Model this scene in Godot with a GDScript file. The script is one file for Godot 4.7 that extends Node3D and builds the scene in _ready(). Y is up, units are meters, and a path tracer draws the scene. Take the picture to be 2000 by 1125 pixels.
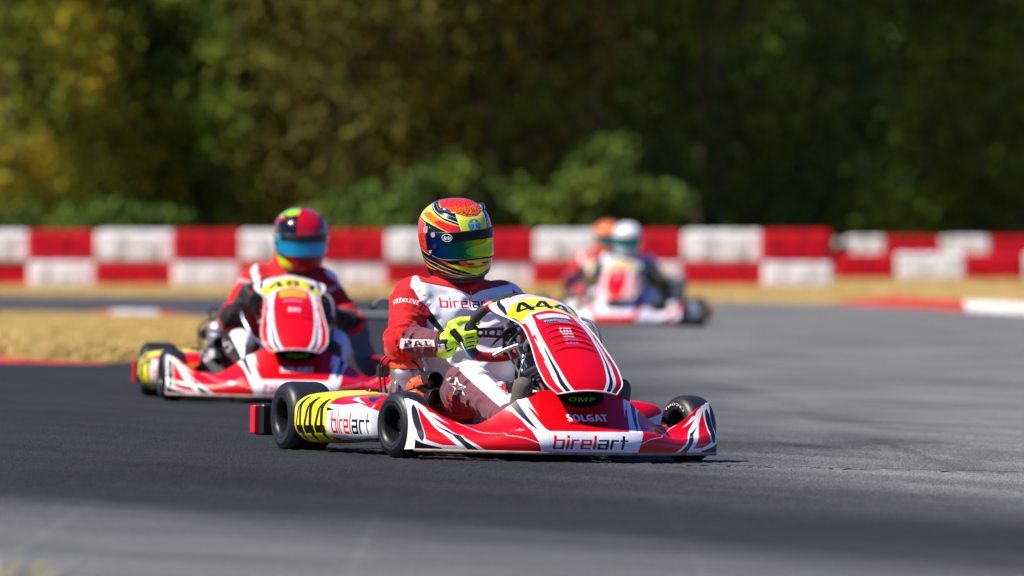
extends Node3D
# Two red racing karts taking a sunny corner, more karts, a red and white block wall and a wood behind them.

var M := {}
var taken := {}
var bold: SystemFont
var sans: SystemFont
var rng := RandomNumberGenerator.new()


class Build:
	var v := PackedVector3Array()
	var t := PackedVector2Array()
	var i := PackedInt32Array()
	var c := PackedColorArray()

	func vert(p: Vector3, uv := Vector2.ZERO) -> int:
		v.append(p)
		t.append(uv)
		return v.size() - 1

	func tri(a: int, b: int, d: int) -> void:
		i.append(a)
		i.append(b)
		i.append(d)

	func quad(a: int, b: int, d: int, e: int) -> void:
		tri(a, b, d)
		tri(a, d, e)

	func face(pts: Array, out: Vector3) -> void:  # a flat face turned to OUT
		var n: Vector3 = (pts[2] - pts[0]).cross(pts[1] - pts[0])
		var k := v.size()
		for p in pts:
			vert(p)
		for j in range(1, pts.size() - 1):
			if n.dot(out) >= 0.0:
				tri(k, k + j, k + j + 1)
			else:
				tri(k, k + j + 1, k + j)

	func grid(fn: Callable, nu: int, nv: int, keep = null) -> void:
		var k := v.size()
		for b in nv + 1:
			for a in nu + 1:
				vert(fn.call(float(a) / nu, float(b) / nv), Vector2(float(a) / nu, 1.0 - float(b) / nv))
		for b in nv:
			for a in nu:
				if keep != null and not keep.call((a + 0.5) / nu, (b + 0.5) / nv):
					continue
				var q := k + b * (nu + 1) + a
				quad(q, q + nu + 1, q + nu + 2, q + 1)

	func tube(pts: Array, radii, sides := 10, closed := false) -> void:
		var n := pts.size()
		var k := v.size()
		var up := Vector3.ZERO
		for j in n:
			var d: Vector3 = (pts[(j + 1) % n] - pts[(j - 1 + n) % n]) if closed else (pts[mini(j + 1, n - 1)] - pts[maxi(j - 1, 0)])
			d = d.normalized()
			if up == Vector3.ZERO:
				up = Vector3.UP if absf(d.y) < 0.9 else Vector3.RIGHT
			up = (up - d * up.dot(d)).normalized()
			var side := d.cross(up)
			var r: float = radii[j] if radii is Array else radii
			for s in sides:
				var a := TAU * s / sides
				vert(pts[j] + (up * cos(a) + side * sin(a)) * r, Vector2(float(s) / sides, float(j) / n))
		for j in (n if closed else n - 1):
			var j2 := (j + 1) % n
			for s in sides:
				var s2 := (s + 1) % sides
				quad(k + j * sides + s, k + j * sides + s2, k + j2 * sides + s2, k + j2 * sides + s)
		if not closed:
			for e in [0, n - 1]:
				var m := vert(pts[e])
				var first := v.size()
				for s in sides:
					vert(v[k + e * sides + s])
				for s in sides:
					if e == 0:
						tri(m, first + (s + 1) % sides, first + s)
					else:
						tri(m, first + s, first + (s + 1) % sides)

	func lathe(prof: Array, sides: int, xf := Transform3D()) -> void:  # prof: Vector2(radius, height along y)
		var k := v.size()
		var n := prof.size()
		for j in n:
			for s in sides:
				var a := TAU * s / sides
				vert(xf * Vector3(cos(a) * prof[j].x, prof[j].y, sin(a) * prof[j].x), Vector2(float(s) / sides, float(j) / (n - 1)))
		for j in n - 1:
			for s in sides:
				var s2 := (s + 1) % sides
				quad(k + j * sides + s, k + j * sides + s2, k + (j + 1) * sides + s2, k + (j + 1) * sides + s)

	func box(at: Vector3, size: Vector3, bevel := 0.004, xf := Transform3D()) -> void:
		var h := size * 0.5
		var b := minf(bevel, minf(h.x, minf(h.y, h.z)) * 0.9)
		var corner := func(s: Vector3, axis: int) -> Vector3:
			var q := (h - Vector3.ONE * b) * s
			q[axis] = h[axis] * s[axis]
			return xf * (at + q)
		var turn := xf.basis
		for axis in 3:
			var o1 := (axis + 1) % 3
			var o2 := (axis + 2) % 3
			for s in [-1.0, 1.0]:
				var out := Vector3.ZERO
				out[axis] = s
				var pts := []
				for e in [[-1, -1], [1, -1], [1, 1], [-1, 1]]:
					var g := Vector3.ZERO
					g[axis] = s
					g[o1] = e[0]
					g[o2] = e[1]
					pts.append(corner.call(g, axis))
				face(pts, turn * out)
				for s2 in [-1.0, 1.0]:  # the edge between this axis and the next
					var g1 := Vector3.ZERO
					g1[axis] = s
					g1[o1] = s2
					g1[o2] = -1
					var g2 := g1
					g2[o2] = 1
					var out2 := out
					out2[o1] = s2
					face([corner.call(g1, axis), corner.call(g2, axis), corner.call(g2, o1), corner.call(g1, o1)], turn * out2)
		for k in 8:
			var g := Vector3(1 if k & 1 else -1, 1 if k & 2 else -1, 1 if k & 4 else -1)
			face([corner.call(g, 0), corner.call(g, 1), corner.call(g, 2)], turn * g)

	func commit(weld := false) -> ArrayMesh:
		var n := PackedVector3Array()
		n.resize(v.size())
		for k in range(0, i.size(), 3):
			var f := (v[i[k + 2]] - v[i[k]]).cross(v[i[k + 1]] - v[i[k]])
			n[i[k]] += f
			n[i[k + 1]] += f
			n[i[k + 2]] += f
		if weld:
			var sum := {}
			for k in v.size():
				var key := Vector3i((v[k] * 20000.0).round())
				sum[key] = sum.get(key, Vector3.ZERO) + n[k]
			for k in v.size():
				n[k] = sum[Vector3i((v[k] * 20000.0).round())]
		for k in n.size():
			n[k] = n[k].normalized() if n[k].length_squared() > 1e-20 else Vector3.UP
		var arr := []
		arr.resize(Mesh.ARRAY_MAX)
		arr[Mesh.ARRAY_VERTEX] = v
		arr[Mesh.ARRAY_NORMAL] = n
		arr[Mesh.ARRAY_TEX_UV] = t
		if c.size() == v.size():
			arr[Mesh.ARRAY_COLOR] = c
		arr[Mesh.ARRAY_INDEX] = i
		var m := ArrayMesh.new()
		m.add_surface_from_arrays(Mesh.PRIMITIVE_TRIANGLES, arr)
		return m


class Paint:  # flat print: polygons, strokes and lettering on an image; places are (u, v) with v upwards
	var im: Image
	var w: int
	var h: int

	func _init(w_: int, h_: int, bg: Color) -> void:
		w = w_
		h = h_
		im = Image.create(w, h, false, Image.FORMAT_RGB8)
		im.fill(bg)

	func at(p: Vector2) -> Vector2:
		return Vector2(p.x * w, (1.0 - p.y) * h)

	func fill_px(q: PackedVector2Array, col: Color) -> void:
		var lo := INF
		var hi := -INF
		for p in q:
			lo = minf(lo, p.y)
			hi = maxf(hi, p.y)
		for y in range(maxi(0, floori(lo)), mini(h - 1, ceili(hi)) + 1):
			var yc := y + 0.5
			var xs := []
			for k in q.size():
				var a := q[k]
				var b := q[(k + 1) % q.size()]
				if (a.y <= yc) != (b.y <= yc):
					xs.append(a.x + (b.x - a.x) * (yc - a.y) / (b.y - a.y))
			xs.sort()
			for k in range(0, xs.size() - 1, 2):
				var x0 := clampi(roundi(xs[k]), 0, w)
				var x1 := clampi(roundi(xs[k + 1]), 0, w)
				if x1 > x0:
					im.fill_rect(Rect2i(x0, y, x1 - x0, 1), col)

	func poly(pts: Array, col: Color, mirror := false) -> void:
		var q := PackedVector2Array()
		var r := PackedVector2Array()
		for k in range(0, pts.size(), 2):
			q.append(at(Vector2(pts[k], pts[k + 1])))
			r.append(at(Vector2(1.0 - pts[k], pts[k + 1])))
		fill_px(q, col)
		if mirror:
			fill_px(r, col)

	func rect(u0: float, v0: float, u1: float, v1: float, col: Color) -> void:
		poly([u0, v0, u1, v0, u1, v1, u0, v1], col)

	func oval(u: float, v: float, ru: float, rv: float, col: Color) -> void:
		var q := PackedVector2Array()
		for k in 32:
			q.append(at(Vector2(u + ru * cos(TAU * k / 32), v + rv * sin(TAU * k / 32))))
		fill_px(q, col)

	func stroke_px(q: Array, width: float, col: Color) -> void:
		for k in q.size() - 1:
			var d: Vector2 = (q[k + 1] - q[k]).normalized() * width * 0.5
			var s := Vector2(-d.y, d.x)
			fill_px(PackedVector2Array([q[k] - d + s, q[k + 1] + d + s, q[k + 1] + d - s, q[k] - d - s]), col)

	func stroke(pts: Array, width: float, col: Color, mirror := false) -> void:
		var q := []
		var r := []
		for k in range(0, pts.size(), 2):
			q.append(at(Vector2(pts[k], pts[k + 1])))
			r.append(at(Vector2(1.0 - pts[k], pts[k + 1])))
		stroke_px(q, width, col)
		if mirror:
			stroke_px(r, width, col)

	func text(s: String, font: Font, u: float, v: float, wide: float, high: float, col: Color, lean := 0.0, turn := 0.0) -> void:
		var tm := TextMesh.new()  # centred on (u, v), WIDE and HIGH in shares of the image
		tm.text = s
		tm.font = font
		tm.font_size = 64
		tm.depth = 0.0
		tm.pixel_size = 0.01
		tm.curve_step = 1.0
		var arr := tm.surface_get_arrays(0)
		var p: PackedVector3Array = arr[Mesh.ARRAY_VERTEX]
		var idx: PackedInt32Array = arr[Mesh.ARRAY_INDEX]
		var lo := Vector2(INF, INF)
		var hi := -lo
		for a in p:
			lo = lo.min(Vector2(a.x, a.y))
			hi = hi.max(Vector2(a.x, a.y))
		var mid := at(Vector2(u, v))
		var put := func(a: Vector3) -> Vector2:
			var x := ((a.x - lo.x) / (hi.x - lo.x) - 0.5) * wide * w
			var y := ((a.y - lo.y) / (hi.y - lo.y) - 0.5) * high * h
			return mid + Vector2(x + y * lean, -y).rotated(turn)
		for k in range(0, idx.size(), 3):
			fill_px(PackedVector2Array([put.call(p[idx[k]]), put.call(p[idx[k + 1]]), put.call(p[idx[k + 2]])]), col)

	func logo(u: float, v: float, wide: float, high: float, c1: Color, c2: Color, lean := 0.15, thick := 0.22) -> void:
		# the square lower-case lettering of the bodywork: five letters in c1, three in c2
		var strokes := {
			"b": [0.78, [[0, 1.5, 0, 0, 0.78, 0, 0.78, 1, 0, 1]]], "i": [0.0, [[0, 0, 0, 1], [0, 1.36, 0, 1.5]]], "r": [0.5, [[0, 0, 0, 1, 0.5, 1]]],
			"e": [0.78, [[0.78, 0, 0, 0, 0, 1, 0.78, 1, 0.78, 0.5, 0, 0.5]]], "l": [0.0, [[0, 0, 0, 1.5]]],
			"a": [0.74, [[0, 1, 0.74, 1, 0.74, 0, 0, 0, 0, 0.52, 0.74, 0.52]]], "t": [0.34, [[0, 0, 0, 1.5], [-0.22, 1, 0.34, 1]]],
		}
		var x := 0.0
		var all := []
		for k in 8:
			var ch := "birelart"[k]
			if ch == "t":
				x += 0.16
			all.append([x, strokes[ch][1], c1 if k < 5 else c2])
			x += strokes[ch][0] + 0.42
		var total := x - 0.42
		var sx := wide * w / (total + thick)
		var sy := high * h / (1.5 + thick)
		var mid := at(Vector2(u, v))
		for e in all:
			for line in e[1]:
				var q := []
				for k in range(0, line.size(), 2):
					var y: float = (line[k + 1] - 0.75) * sy
					q.append(mid + Vector2((e[0] + line[k] - total * 0.5) * sx + y * lean, -y))
				for k in q.size() - 1:  # strokes as wide across as the letters are scaled
					var d: Vector2 = (q[k + 1] - q[k]).normalized()
					var hw := Vector2(thick * 0.5 * sx, thick * 0.5 * sy)
					var s := Vector2(-d.y, d.x)
					var o1 := d * (hw.x * absf(d.x) + hw.y * absf(d.y))
					var o2 := s * (hw.x * absf(s.x) + hw.y * absf(s.y))
					fill_px(PackedVector2Array([q[k] - o1 + o2, q[k + 1] + o1 + o2, q[k + 1] + o1 - o2, q[k] - o1 - o2]), e[2])

	func speckle(u0: float, v0: float, u1: float, v1: float, n: int, size: float, cols: Array, g: RandomNumberGenerator, only: Array = []) -> void:
		for k in n:
			var p := at(Vector2(g.randf_range(u0, u1), g.randf_range(v0, v1)))
			var x := clampi(int(p.x), 0, w - 1)
			var y := clampi(int(p.y), 0, h - 1)
			if only:
				var here := im.get_pixel(x, y)
				var hit := false
				for o in only:
					hit = hit or (absf(here.r - o.r) + absf(here.g - o.g) + absf(here.b - o.b) < 0.02)
				if not hit:
					continue
			im.fill_rect(Rect2i(x, y, maxi(1, int(size * g.randf_range(0.5, 1.5))), maxi(1, int(size * g.randf_range(0.5, 1.5)))), cols[g.randi() % cols.size()])

	func tex() -> ImageTexture:
		return ImageTexture.create_from_image(im)


func lut(a: float, xs: Array, ys: Array) -> float:  # smooth curve through a table
	var n := xs.size()
	var k := 0
	while k < n - 2 and a > xs[k + 1]:
		k += 1
	var slope := func(j: int) -> float:
		if j == 0:
			return (ys[1] - ys[0]) / (xs[1] - xs[0])
		if j == n - 1:
			return (ys[n - 1] - ys[n - 2]) / (xs[n - 1] - xs[n - 2])
		var h0: float = xs[j] - xs[j - 1]
		var h1: float = xs[j + 1] - xs[j]
		return (h0 * h0 * ys[j + 1] + (h1 * h1 - h0 * h0) * ys[j] - h1 * h1 * ys[j - 1]) / (h0 * h1 * (h0 + h1))
	var h: float = xs[k + 1] - xs[k]
	var s := clampf((a - xs[k]) / h, 0.0, 1.0)
	var s2 := s * s
	var s3 := s2 * s
	return (2 * s3 - 3 * s2 + 1) * ys[k] + (s3 - 2 * s2 + s) * h * slope.call(k) + (3 * s2 - 2 * s3) * ys[k + 1] + (s3 - s2) * h * slope.call(k + 1)


func mat(r: float, g: float, b: float, rough := 0.5, metal := 0.0, coat := 0.0) -> StandardMaterial3D:  # r, g, b: linear base colour
	var m := StandardMaterial3D.new()
	m.albedo_color = Color(r, g, b).linear_to_srgb()
	m.roughness = rough
	m.metallic = metal
	if coat > 0.0:
		m.clearcoat_enabled = true
		m.clearcoat = coat
		m.clearcoat_roughness = 0.06
	return m


func printed(p: Paint, rough := 0.3, coat := 0.0) -> StandardMaterial3D:
	var m := mat(1, 1, 1, rough, 0.0, coat)
	m.albedo_texture = p.tex()
	m.metallic_specular = 0.36
	return m


func numbered(called: String) -> String:
	var n: int = taken.get(called, 0)
	taken[called] = n + 1
	return called if n == 0 else "%s_%03d" % [called, n]


func tag(o: Node3D, label: String, category := "", group := "", kind := "") -> void:
	if label:
		o.set_meta("label", label)
	if category:
		o.set_meta("category", category)
	if group:
		o.set_meta("group", group)
	if kind:
		o.set_meta("kind", kind)


func thing(called: String, label: String, category: String, xf := Transform3D(), group := "") -> Node3D:
	var o := Node3D.new()
	o.name = numbered(called)
	add_child(o)
	o.transform = xf
	tag(o, label, category, group)
	return o


func part(parent: Node3D, called: String, mesh: Mesh, m: Material, label := "") -> MeshInstance3D:
	var o := MeshInstance3D.new()
	o.name = called if parent != self else numbered(called)
	o.mesh = mesh
	o.material_override = m
	parent.add_child(o, true)
	if label:
		o.set_meta("label", label)
	return o


func structure(called: String, mesh: Mesh, m: Material) -> MeshInstance3D:
	var o := part(self, called, mesh, m)
	o.set_meta("kind", "structure")
	return o


func tube_of(pts: Array, r, sides := 10, closed := false) -> ArrayMesh:
	var b := Build.new()
	b.tube(pts, r, sides, closed)
	return b.commit()


func box_of(at: Vector3, size: Vector3, bevel := 0.004, xf := Transform3D()) -> ArrayMesh:
	var b := Build.new()
	b.box(at, size, bevel, xf)
	return b.commit()


func bend(pts: Array, n := 6) -> Array:  # a smooth line through points
	var c := Curve3D.new()
	for k in pts.size():
		var d: Vector3 = (pts[mini(k + 1, pts.size() - 1)] - pts[maxi(k - 1, 0)]) / 6.0
		c.add_point(pts[k], -d, d)
	var out := []
	for k in pts.size() - 1:
		for j in n:
			out.append(c.sample(k, float(j) / n))
	out.append(pts[-1])
	return out


func noise_tex(freq: float, seed_: int, ramp: Array, size := 512, normal := false, strength := 4.0) -> NoiseTexture2D:
	var f := FastNoiseLite.new()
	f.seed = seed_
	f.frequency = freq
	f.fractal_octaves = 4
	var t := NoiseTexture2D.new()
	t.noise = f
	t.width = size
	t.height = size
	t.seamless = true
	t.as_normal_map = normal
	t.bump_strength = strength
	if ramp:
		var g := Gradient.new()
		g.offsets = PackedFloat32Array(ramp.map(func(e): return e[0]))
		g.colors = PackedColorArray(ramp.map(func(e): return e[1]))
		t.color_ramp = g
	return t


func gy(x: float, d: float) -> float:  # height of the ground: the corner is banked down towards +x
	return -0.0209 * clampf(x - 0.135, -7.0, 7.0) * (1.0 - smoothstep(46.0, 75.0, d))


func on_ground(x: float, d: float, lift := 0.0) -> Vector3:
	return Vector3(x, gy(x, d) + lift, -d)


func far_edge(x: float) -> float:  # where the asphalt ends behind the corner
	return lut(clampf(x, -40, 40), [-40, -9, 0, 2.6, 4.3, 5.6, 8.0, 14, 40], [131, 124, 117, 112, 107, 95, 80, 62, 50])


func island_tip(d: float) -> float:
	return lut(d, [54.5, 56, 60, 70, 82, 90, 94], [-3.4, -2.45, -2.05, -2.0, -2.6, -3.6, -5.2])


func steps(stops: Array) -> PackedFloat32Array:  # [from, step, to, step, to ...]
	var out := PackedFloat32Array([stops[0]])
	for k in range(1, stops.size(), 2):
		while out[-1] < stops[k + 1] - 1e-4:
			out.append(minf(out[-1] + stops[k], stops[k + 1]))
	return out


func build_ground() -> void:
	var f := FastNoiseLite.new()
	f.seed = 3
	f.frequency = 0.35
	f.fractal_octaves = 4
	# base: dry ground that reaches the horizon
	var b := Build.new()
	var xs := steps([-700, 100, -100, 20, -20, 2, 20, 20, 100, 100, 700])
	var ds := steps([-40, 10, 10, 4, 40, 4, 80, 5, 240, 40, 400, 100, 900])
	for d in ds:
		for x in xs:
			b.vert(on_ground(x, d, -0.03))
			var n := f.get_noise_2d(x * 1.3, d * 0.5) * 0.5 + 0.5
			b.c.append(Color(0.44, 0.31, 0.12).lerp(Color(0.58, 0.43, 0.20), n).lerp(Color(0.20, 0.20, 0.06), 0.7 * smoothstep(0.62, 0.85, f.get_noise_2d(x * 0.7 + 50.0, d * 0.2) * 0.5 + 0.5)))
	for j in ds.size() - 1:
		for k in xs.size() - 1:
			var q := j * xs.size() + k
			b.quad(q, q + xs.size(), q + xs.size() + 1, q + 1)
	structure("ground", b.commit(), M.dry)
	# asphalt with its rubbered line and worn, greyer stretches
	b = Build.new()
	xs = steps([-60, 6, -12, 1, -4, 0.09, 0.6, 0.045, 2.6, 0.09, 4, 0.2, 8, 1, 12, 6, 60])
	var nd := 230
	var streak := FastNoiseLite.new()
	streak.seed = 11
	streak.frequency = 1.0
	streak.fractal_octaves = 3
	for j in nd + 1:
		for x in xs:
			var t := float(j) / nd
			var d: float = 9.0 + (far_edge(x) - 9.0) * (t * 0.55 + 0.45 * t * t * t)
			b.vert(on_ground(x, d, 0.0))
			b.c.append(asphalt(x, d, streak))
	for j in nd:
		for k in xs.size() - 1:
			var q := j * xs.size() + k
			b.quad(q, q + xs.size(), q + xs.size() + 1, q + 1)
	structure("track", b.commit(), M.asphalt)
	# the stretch round the near kart, stone by stone: a rough sheet a few millimetres proud
	b = Build.new()
	var g := RandomNumberGenerator.new()
	g.seed = 60
	var cols := 300
	var lines := 430
	for j in lines + 1:
		var d := 22.5 + 18.5 * j / lines
		for k in cols + 1:
			var x := -2.2 + 4.9 * k / cols
			var out := smoothstep(22.8, 29.5, d) * (1.0 - smoothstep(37.0, 40.8, d)) * smoothstep(0.0, 1.0, minf(k, cols - k) / 20.0)
			var stone := g.randf()
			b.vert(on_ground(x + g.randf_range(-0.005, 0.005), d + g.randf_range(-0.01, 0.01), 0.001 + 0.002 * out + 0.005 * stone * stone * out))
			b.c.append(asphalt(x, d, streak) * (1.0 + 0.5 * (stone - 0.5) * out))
	for j in lines:
		for k in cols:
			var q := j * (cols + 1) + k
			b.quad(q, q + cols + 1, q + cols + 2, q + 1)
	structure("road_surface", b.commit(), M.asphalt)
	b = Build.new()  # a thin sealed joint across the asphalt
	for k in 41:
		var x := lerpf(0.66, 2.6, k / 40.0)
		var d := 32.52 - 0.09 * (x - 0.66) + 0.02 * sin(k * 0.9)
		b.vert(on_ground(x, d - 0.025, 0.0108))
		b.vert(on_ground(x, d + 0.025, 0.0108))
		b.c.append(Color(0.03, 0.03, 0.033))
		b.c.append(Color(0.03, 0.03, 0.033))
	for k in 40:
		b.quad(k * 2, k * 2 + 1, k * 2 + 3, k * 2 + 2)
	structure("road_joint", b.commit(), M.asphalt)
	# the infield island of dry grass
	b = Build.new()
	var rows := 60
	for j in rows + 1:
		var d := 54.5 + 39.5 * j / rows
		for k in 41:
			var s := k / 40.0
			var x := lerpf(island_tip(d), -30.0, s * s)
			var rim := minf(1.0, minf(s * s * 28.0 / 0.4, minf(j, rows - j) / 2.0))
			b.vert(on_ground(x, d, -0.01 + 0.05 * rim))
			var n := f.get_noise_2d(x * 1.1, d * 0.45) * 0.5 + 0.5
			b.c.append(Color(0.40, 0.265, 0.075).lerp(Color(0.53, 0.37, 0.125), n).lerp(Color(0.21, 0.19, 0.05), 0.7 * smoothstep(0.55, 0.8, f.get_noise_2d(x * 0.6 + 80.0, d * 0.25) * 0.5 + 0.5)))
	for j in rows:
		for k in 40:
			var q := j * 41 + k
			b.quad(q, q + 41, q + 42, q + 1)
	structure("infield_ground", b.commit(), M.dry)
	# raised kerbs, painted stretch by stretch
	kerb(range(17).map(func(k): return Vector2(-6.6 + 0.25 * k, 54.9 - 0.10 * maxf(0, k - 12.0))), 0.055, 0.75, [[0, 16, "kerb_red"]], -1.0)
	kerb(range(17).map(func(k): return Vector2(-4.85 + 0.095 * k, 93.3 - 0.17 * k)), 0.06, 0.9, [[0, 5, "kerb_red"], [5, 11, "kerb_white"], [11, 16, "kerb_red"]], 1.0)
	kerb(range(29).map(func(k): return Vector2(4.05 + 0.12 * k, far_edge(4.05 + 0.12 * k) + 0.3)), 0.12, 1.0, [[0, 10, "kerb_red"], [10, 22, "kerb_white"], [22, 28, "kerb_red"]], 1.0)


func asphalt(x: float, d: float, streak: FastNoiseLite) -> Color:
	var along := x * 0.55 + d * 0.05
	var n := streak.get_noise_2d(along * 1.2, (d + 1.3 * x) * 0.55)
	var n2 := streak.get_noise_2d(x * 0.5 + 40.0, d * 0.16)
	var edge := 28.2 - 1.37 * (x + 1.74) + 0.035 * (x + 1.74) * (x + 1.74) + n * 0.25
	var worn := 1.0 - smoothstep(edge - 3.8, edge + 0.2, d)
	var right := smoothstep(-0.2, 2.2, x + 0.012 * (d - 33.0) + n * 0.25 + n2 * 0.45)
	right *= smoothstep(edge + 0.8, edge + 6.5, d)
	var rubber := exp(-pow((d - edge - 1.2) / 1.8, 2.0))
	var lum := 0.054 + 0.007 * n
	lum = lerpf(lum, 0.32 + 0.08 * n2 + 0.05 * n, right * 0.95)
	lum = lerpf(lum, 0.13, smoothstep(-1.0, -3.2, x) * smoothstep(80.0, 92.0, d))  # lighter over the far-left stretch beyond the infield
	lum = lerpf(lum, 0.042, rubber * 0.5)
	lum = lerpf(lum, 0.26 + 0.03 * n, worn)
	for m in [[1.60, 37.0, 1.72, 33.0, 0.035], [1.72, 33.4, 2.04, 35.3, 0.05], [1.12, 52.0, 1.5, 46.0, 0.09], [1.35, 43.5, 1.75, 41.0, 0.07], [0.95, 37.8, 1.45, 34.6, 0.03], [1.2, 36.0, 1.9, 37.6, 0.03], [-1.6, 30.5, -0.4, 29.6, 0.12], [0.75, 57.0, 1.9, 63.0, 0.12]]:
		var a := Vector2(m[0], m[1] * 0.06)  # rubber marks left across the corner
		var e := Vector2(m[2], m[3] * 0.06) - a
		var q := Vector2(x, d * 0.06) - a
		var h := clampf(q.dot(e) / e.length_squared(), 0.0, 1.0)
		lum *= 1.0 - 0.24 * (1.0 - smoothstep(m[4] * 0.2, m[4] * 1.5, (q - e * h).length() + 0.02 * n)) * (0.55 + 0.45 * sin(h * PI))
	lum *= 1.0 + 0.16 * n
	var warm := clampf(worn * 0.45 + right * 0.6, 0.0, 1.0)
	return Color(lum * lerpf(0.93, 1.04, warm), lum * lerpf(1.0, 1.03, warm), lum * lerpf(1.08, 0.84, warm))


func kerb(line: Array, high: float, wide: float, paint: Array, away: float) -> void:
	var root := Node3D.new()  # a sloped kerb along LINE of (x, distance); AWAY: 1 rises away from the camera
	root.name = numbered("kerb")
	add_child(root)
	root.set_meta("kind", "structure")
	for s in paint:
		var b := Build.new()
		for k in range(s[0], s[1] + 1):
			var p: Vector2 = line[k]
			var rise := high * clampf(minf(k, line.size() - 1 - k) / 5.0, 0.04, 1.0)
			for e in [[0.0, -0.03], [0.05, 0.02], [0.55, 0.75], [0.85, 1.0], [1.0, 0.9], [1.05, -0.4]]:
				var d: float = p.y + (e[0] if away > 0 else 1.0 - e[0]) * wide
				b.vert(on_ground(p.x, d, e[1] * rise), Vector2(k * 0.2, e[0]))
		for k in s[1] - s[0]:
			for e in 5:
				var q: int = k * 6 + e
				b.quad(q, q + 6, q + 7, q + 1)
		part(root, "kerb_stone", b.commit(), M[s[2]])


func build_barriers() -> void:
	var shapes := {}
	for w in [1.15, 1.325]:
		for h in [0.50, 0.52]:
			var b := Build.new()
			b.box(Vector3(0, h * 0.5, 0), Vector3(w, h, 0.5), 0.05)
			for s in [-1, 1]:  # strap ribs and lifting feet moulded on the face
				b.box(Vector3(s * w * 0.27, h * 0.5, 0.255), Vector3(0.09, h * 0.62, 0.03), 0.012)
			b.box(Vector3(0, h * 0.5, 0.252), Vector3(w * 0.2, 0.1, 0.024), 0.01)
			shapes["%.2f %.2f" % [w, h]] = b.commit()
	# the long double row: reds about 134, whites about 154 wide in the picture, the lower row in swapped colours
	var x := -10.77
	var red := true
	while x < 5.2:
		var w := 1.15 if red else 1.325
		var d := 146.6 - (x + 9.6) * 0.22
		if x + w > 5.7:
			break
		for row in 2:
			var shown := red if row == 1 else not red
			var wide := w
			var key := "%.2f %.2f" % [wide, 0.52 if row else 0.50]
			var colour := "red" if shown else "white"
			var o := part(self, "barrier_block", shapes[key], M["block_" + colour])
			o.position = Vector3(x + w * 0.5 + rng.randf_range(-0.01, 0.01), (0.43 if row else -0.075) + gy(x, d), -d + rng.randf_range(-0.04, 0.04))
			o.rotation.y = rng.randf_range(-0.012, 0.012)
			tag(o, "%s plastic barrier block in the %s row of the long checkered wall" % [colour, "upper" if row else "lower"], "barrier", "blocks of the long checkered wall")
		x += w + 0.012
		red = not red
	# the single row that carries on, and one more farther off
	for r in [[6.3, 166.0, 4, "0.52", "single row past the end of the long wall", "blocks of the single row"], [7.7, 203.0, 7, "0.50", "upper row of the far wall before the trees", "blocks of the far wall"]]:
		x = r[0]
		red = true
		for k in r[2]:
			var w := 1.15 if red else 1.325
			for row in (1 if r[3] == "0.52" else 2):
				var colour := "red" if red == (row == 0) else "white"
				var o := part(self, "barrier_block", shapes["%.2f %s" % [w, r[3]]], M["block_" + colour])
				o.position = Vector3(x + w * 0.5, row * 0.50 - (0.17 if r[3] == "0.50" else 0.0), -r[1])
				var where: String = r[4] if row == 1 or r[3] == "0.52" else "lower row of the far wall before the trees"
				tag(o, "%s plastic barrier block in the %s" % [colour, where], "barrier", r[5])
			x += w + 0.012
			red = not red


func foliage(parent: Node3D, called: String, clumps: Array, per: int, leaf: Vector2, colours: Array, g: RandomNumberGenerator) -> void:
	var v := PackedVector3Array()
	var n := PackedVector3Array()
	var c := PackedColorArray()
	var idx := PackedInt32Array()
	var total := clumps.size() * per
	v.resize(total * 4)
	n.resize(total * 4)
	c.resize(total * 4)
	idx.resize(total * 6)
	var k := 0
	for e in clumps:
		var tone: Color = colours[g.randi() % colours.size()]
		var mid: Vector3 = e[0]
		var r: float = e[1] * 0.5
		for j in per:
			var at := mid + Vector3(g.randfn(), g.randfn() * 0.8, g.randfn()).limit_length(2.2) * r
			var b := Basis.from_euler(Vector3(g.randf_range(-1.3, 1.3), g.randf() * TAU, g.randf_range(-0.8, 0.8)))
			var s := g.randf_range(0.7, 1.35)
			var along := b.z * leaf.x * s
			var side := b.x * leaf.y * s * 0.5
			var own := tone * g.randf_range(0.7, 1.3)
			var q := k * 4
			v[q] = at
			v[q + 1] = at + along * 0.45 + side
			v[q + 2] = at + along
			v[q + 3] = at + along * 0.45 - side
			for m in 4:
				n[q + m] = b.y
				c[q + m] = Color(own.r, own.g, own.b)
			var i := k * 6
			idx[i] = q
			idx[i + 1] = q + 1
			idx[i + 2] = q + 2
			idx[i + 3] = q
			idx[i + 4] = q + 2
			idx[i + 5] = q + 3
			k += 1
	var arr := []
	arr.resize(Mesh.ARRAY_MAX)
	arr[Mesh.ARRAY_VERTEX] = v
	arr[Mesh.ARRAY_NORMAL] = n
	arr[Mesh.ARRAY_COLOR] = c
	arr[Mesh.ARRAY_INDEX] = idx
	var mesh := ArrayMesh.new()
	mesh.add_surface_from_arrays(Mesh.PRIMITIVE_TRIANGLES, arr)
	part(parent, called, mesh, M.leaf)


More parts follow.
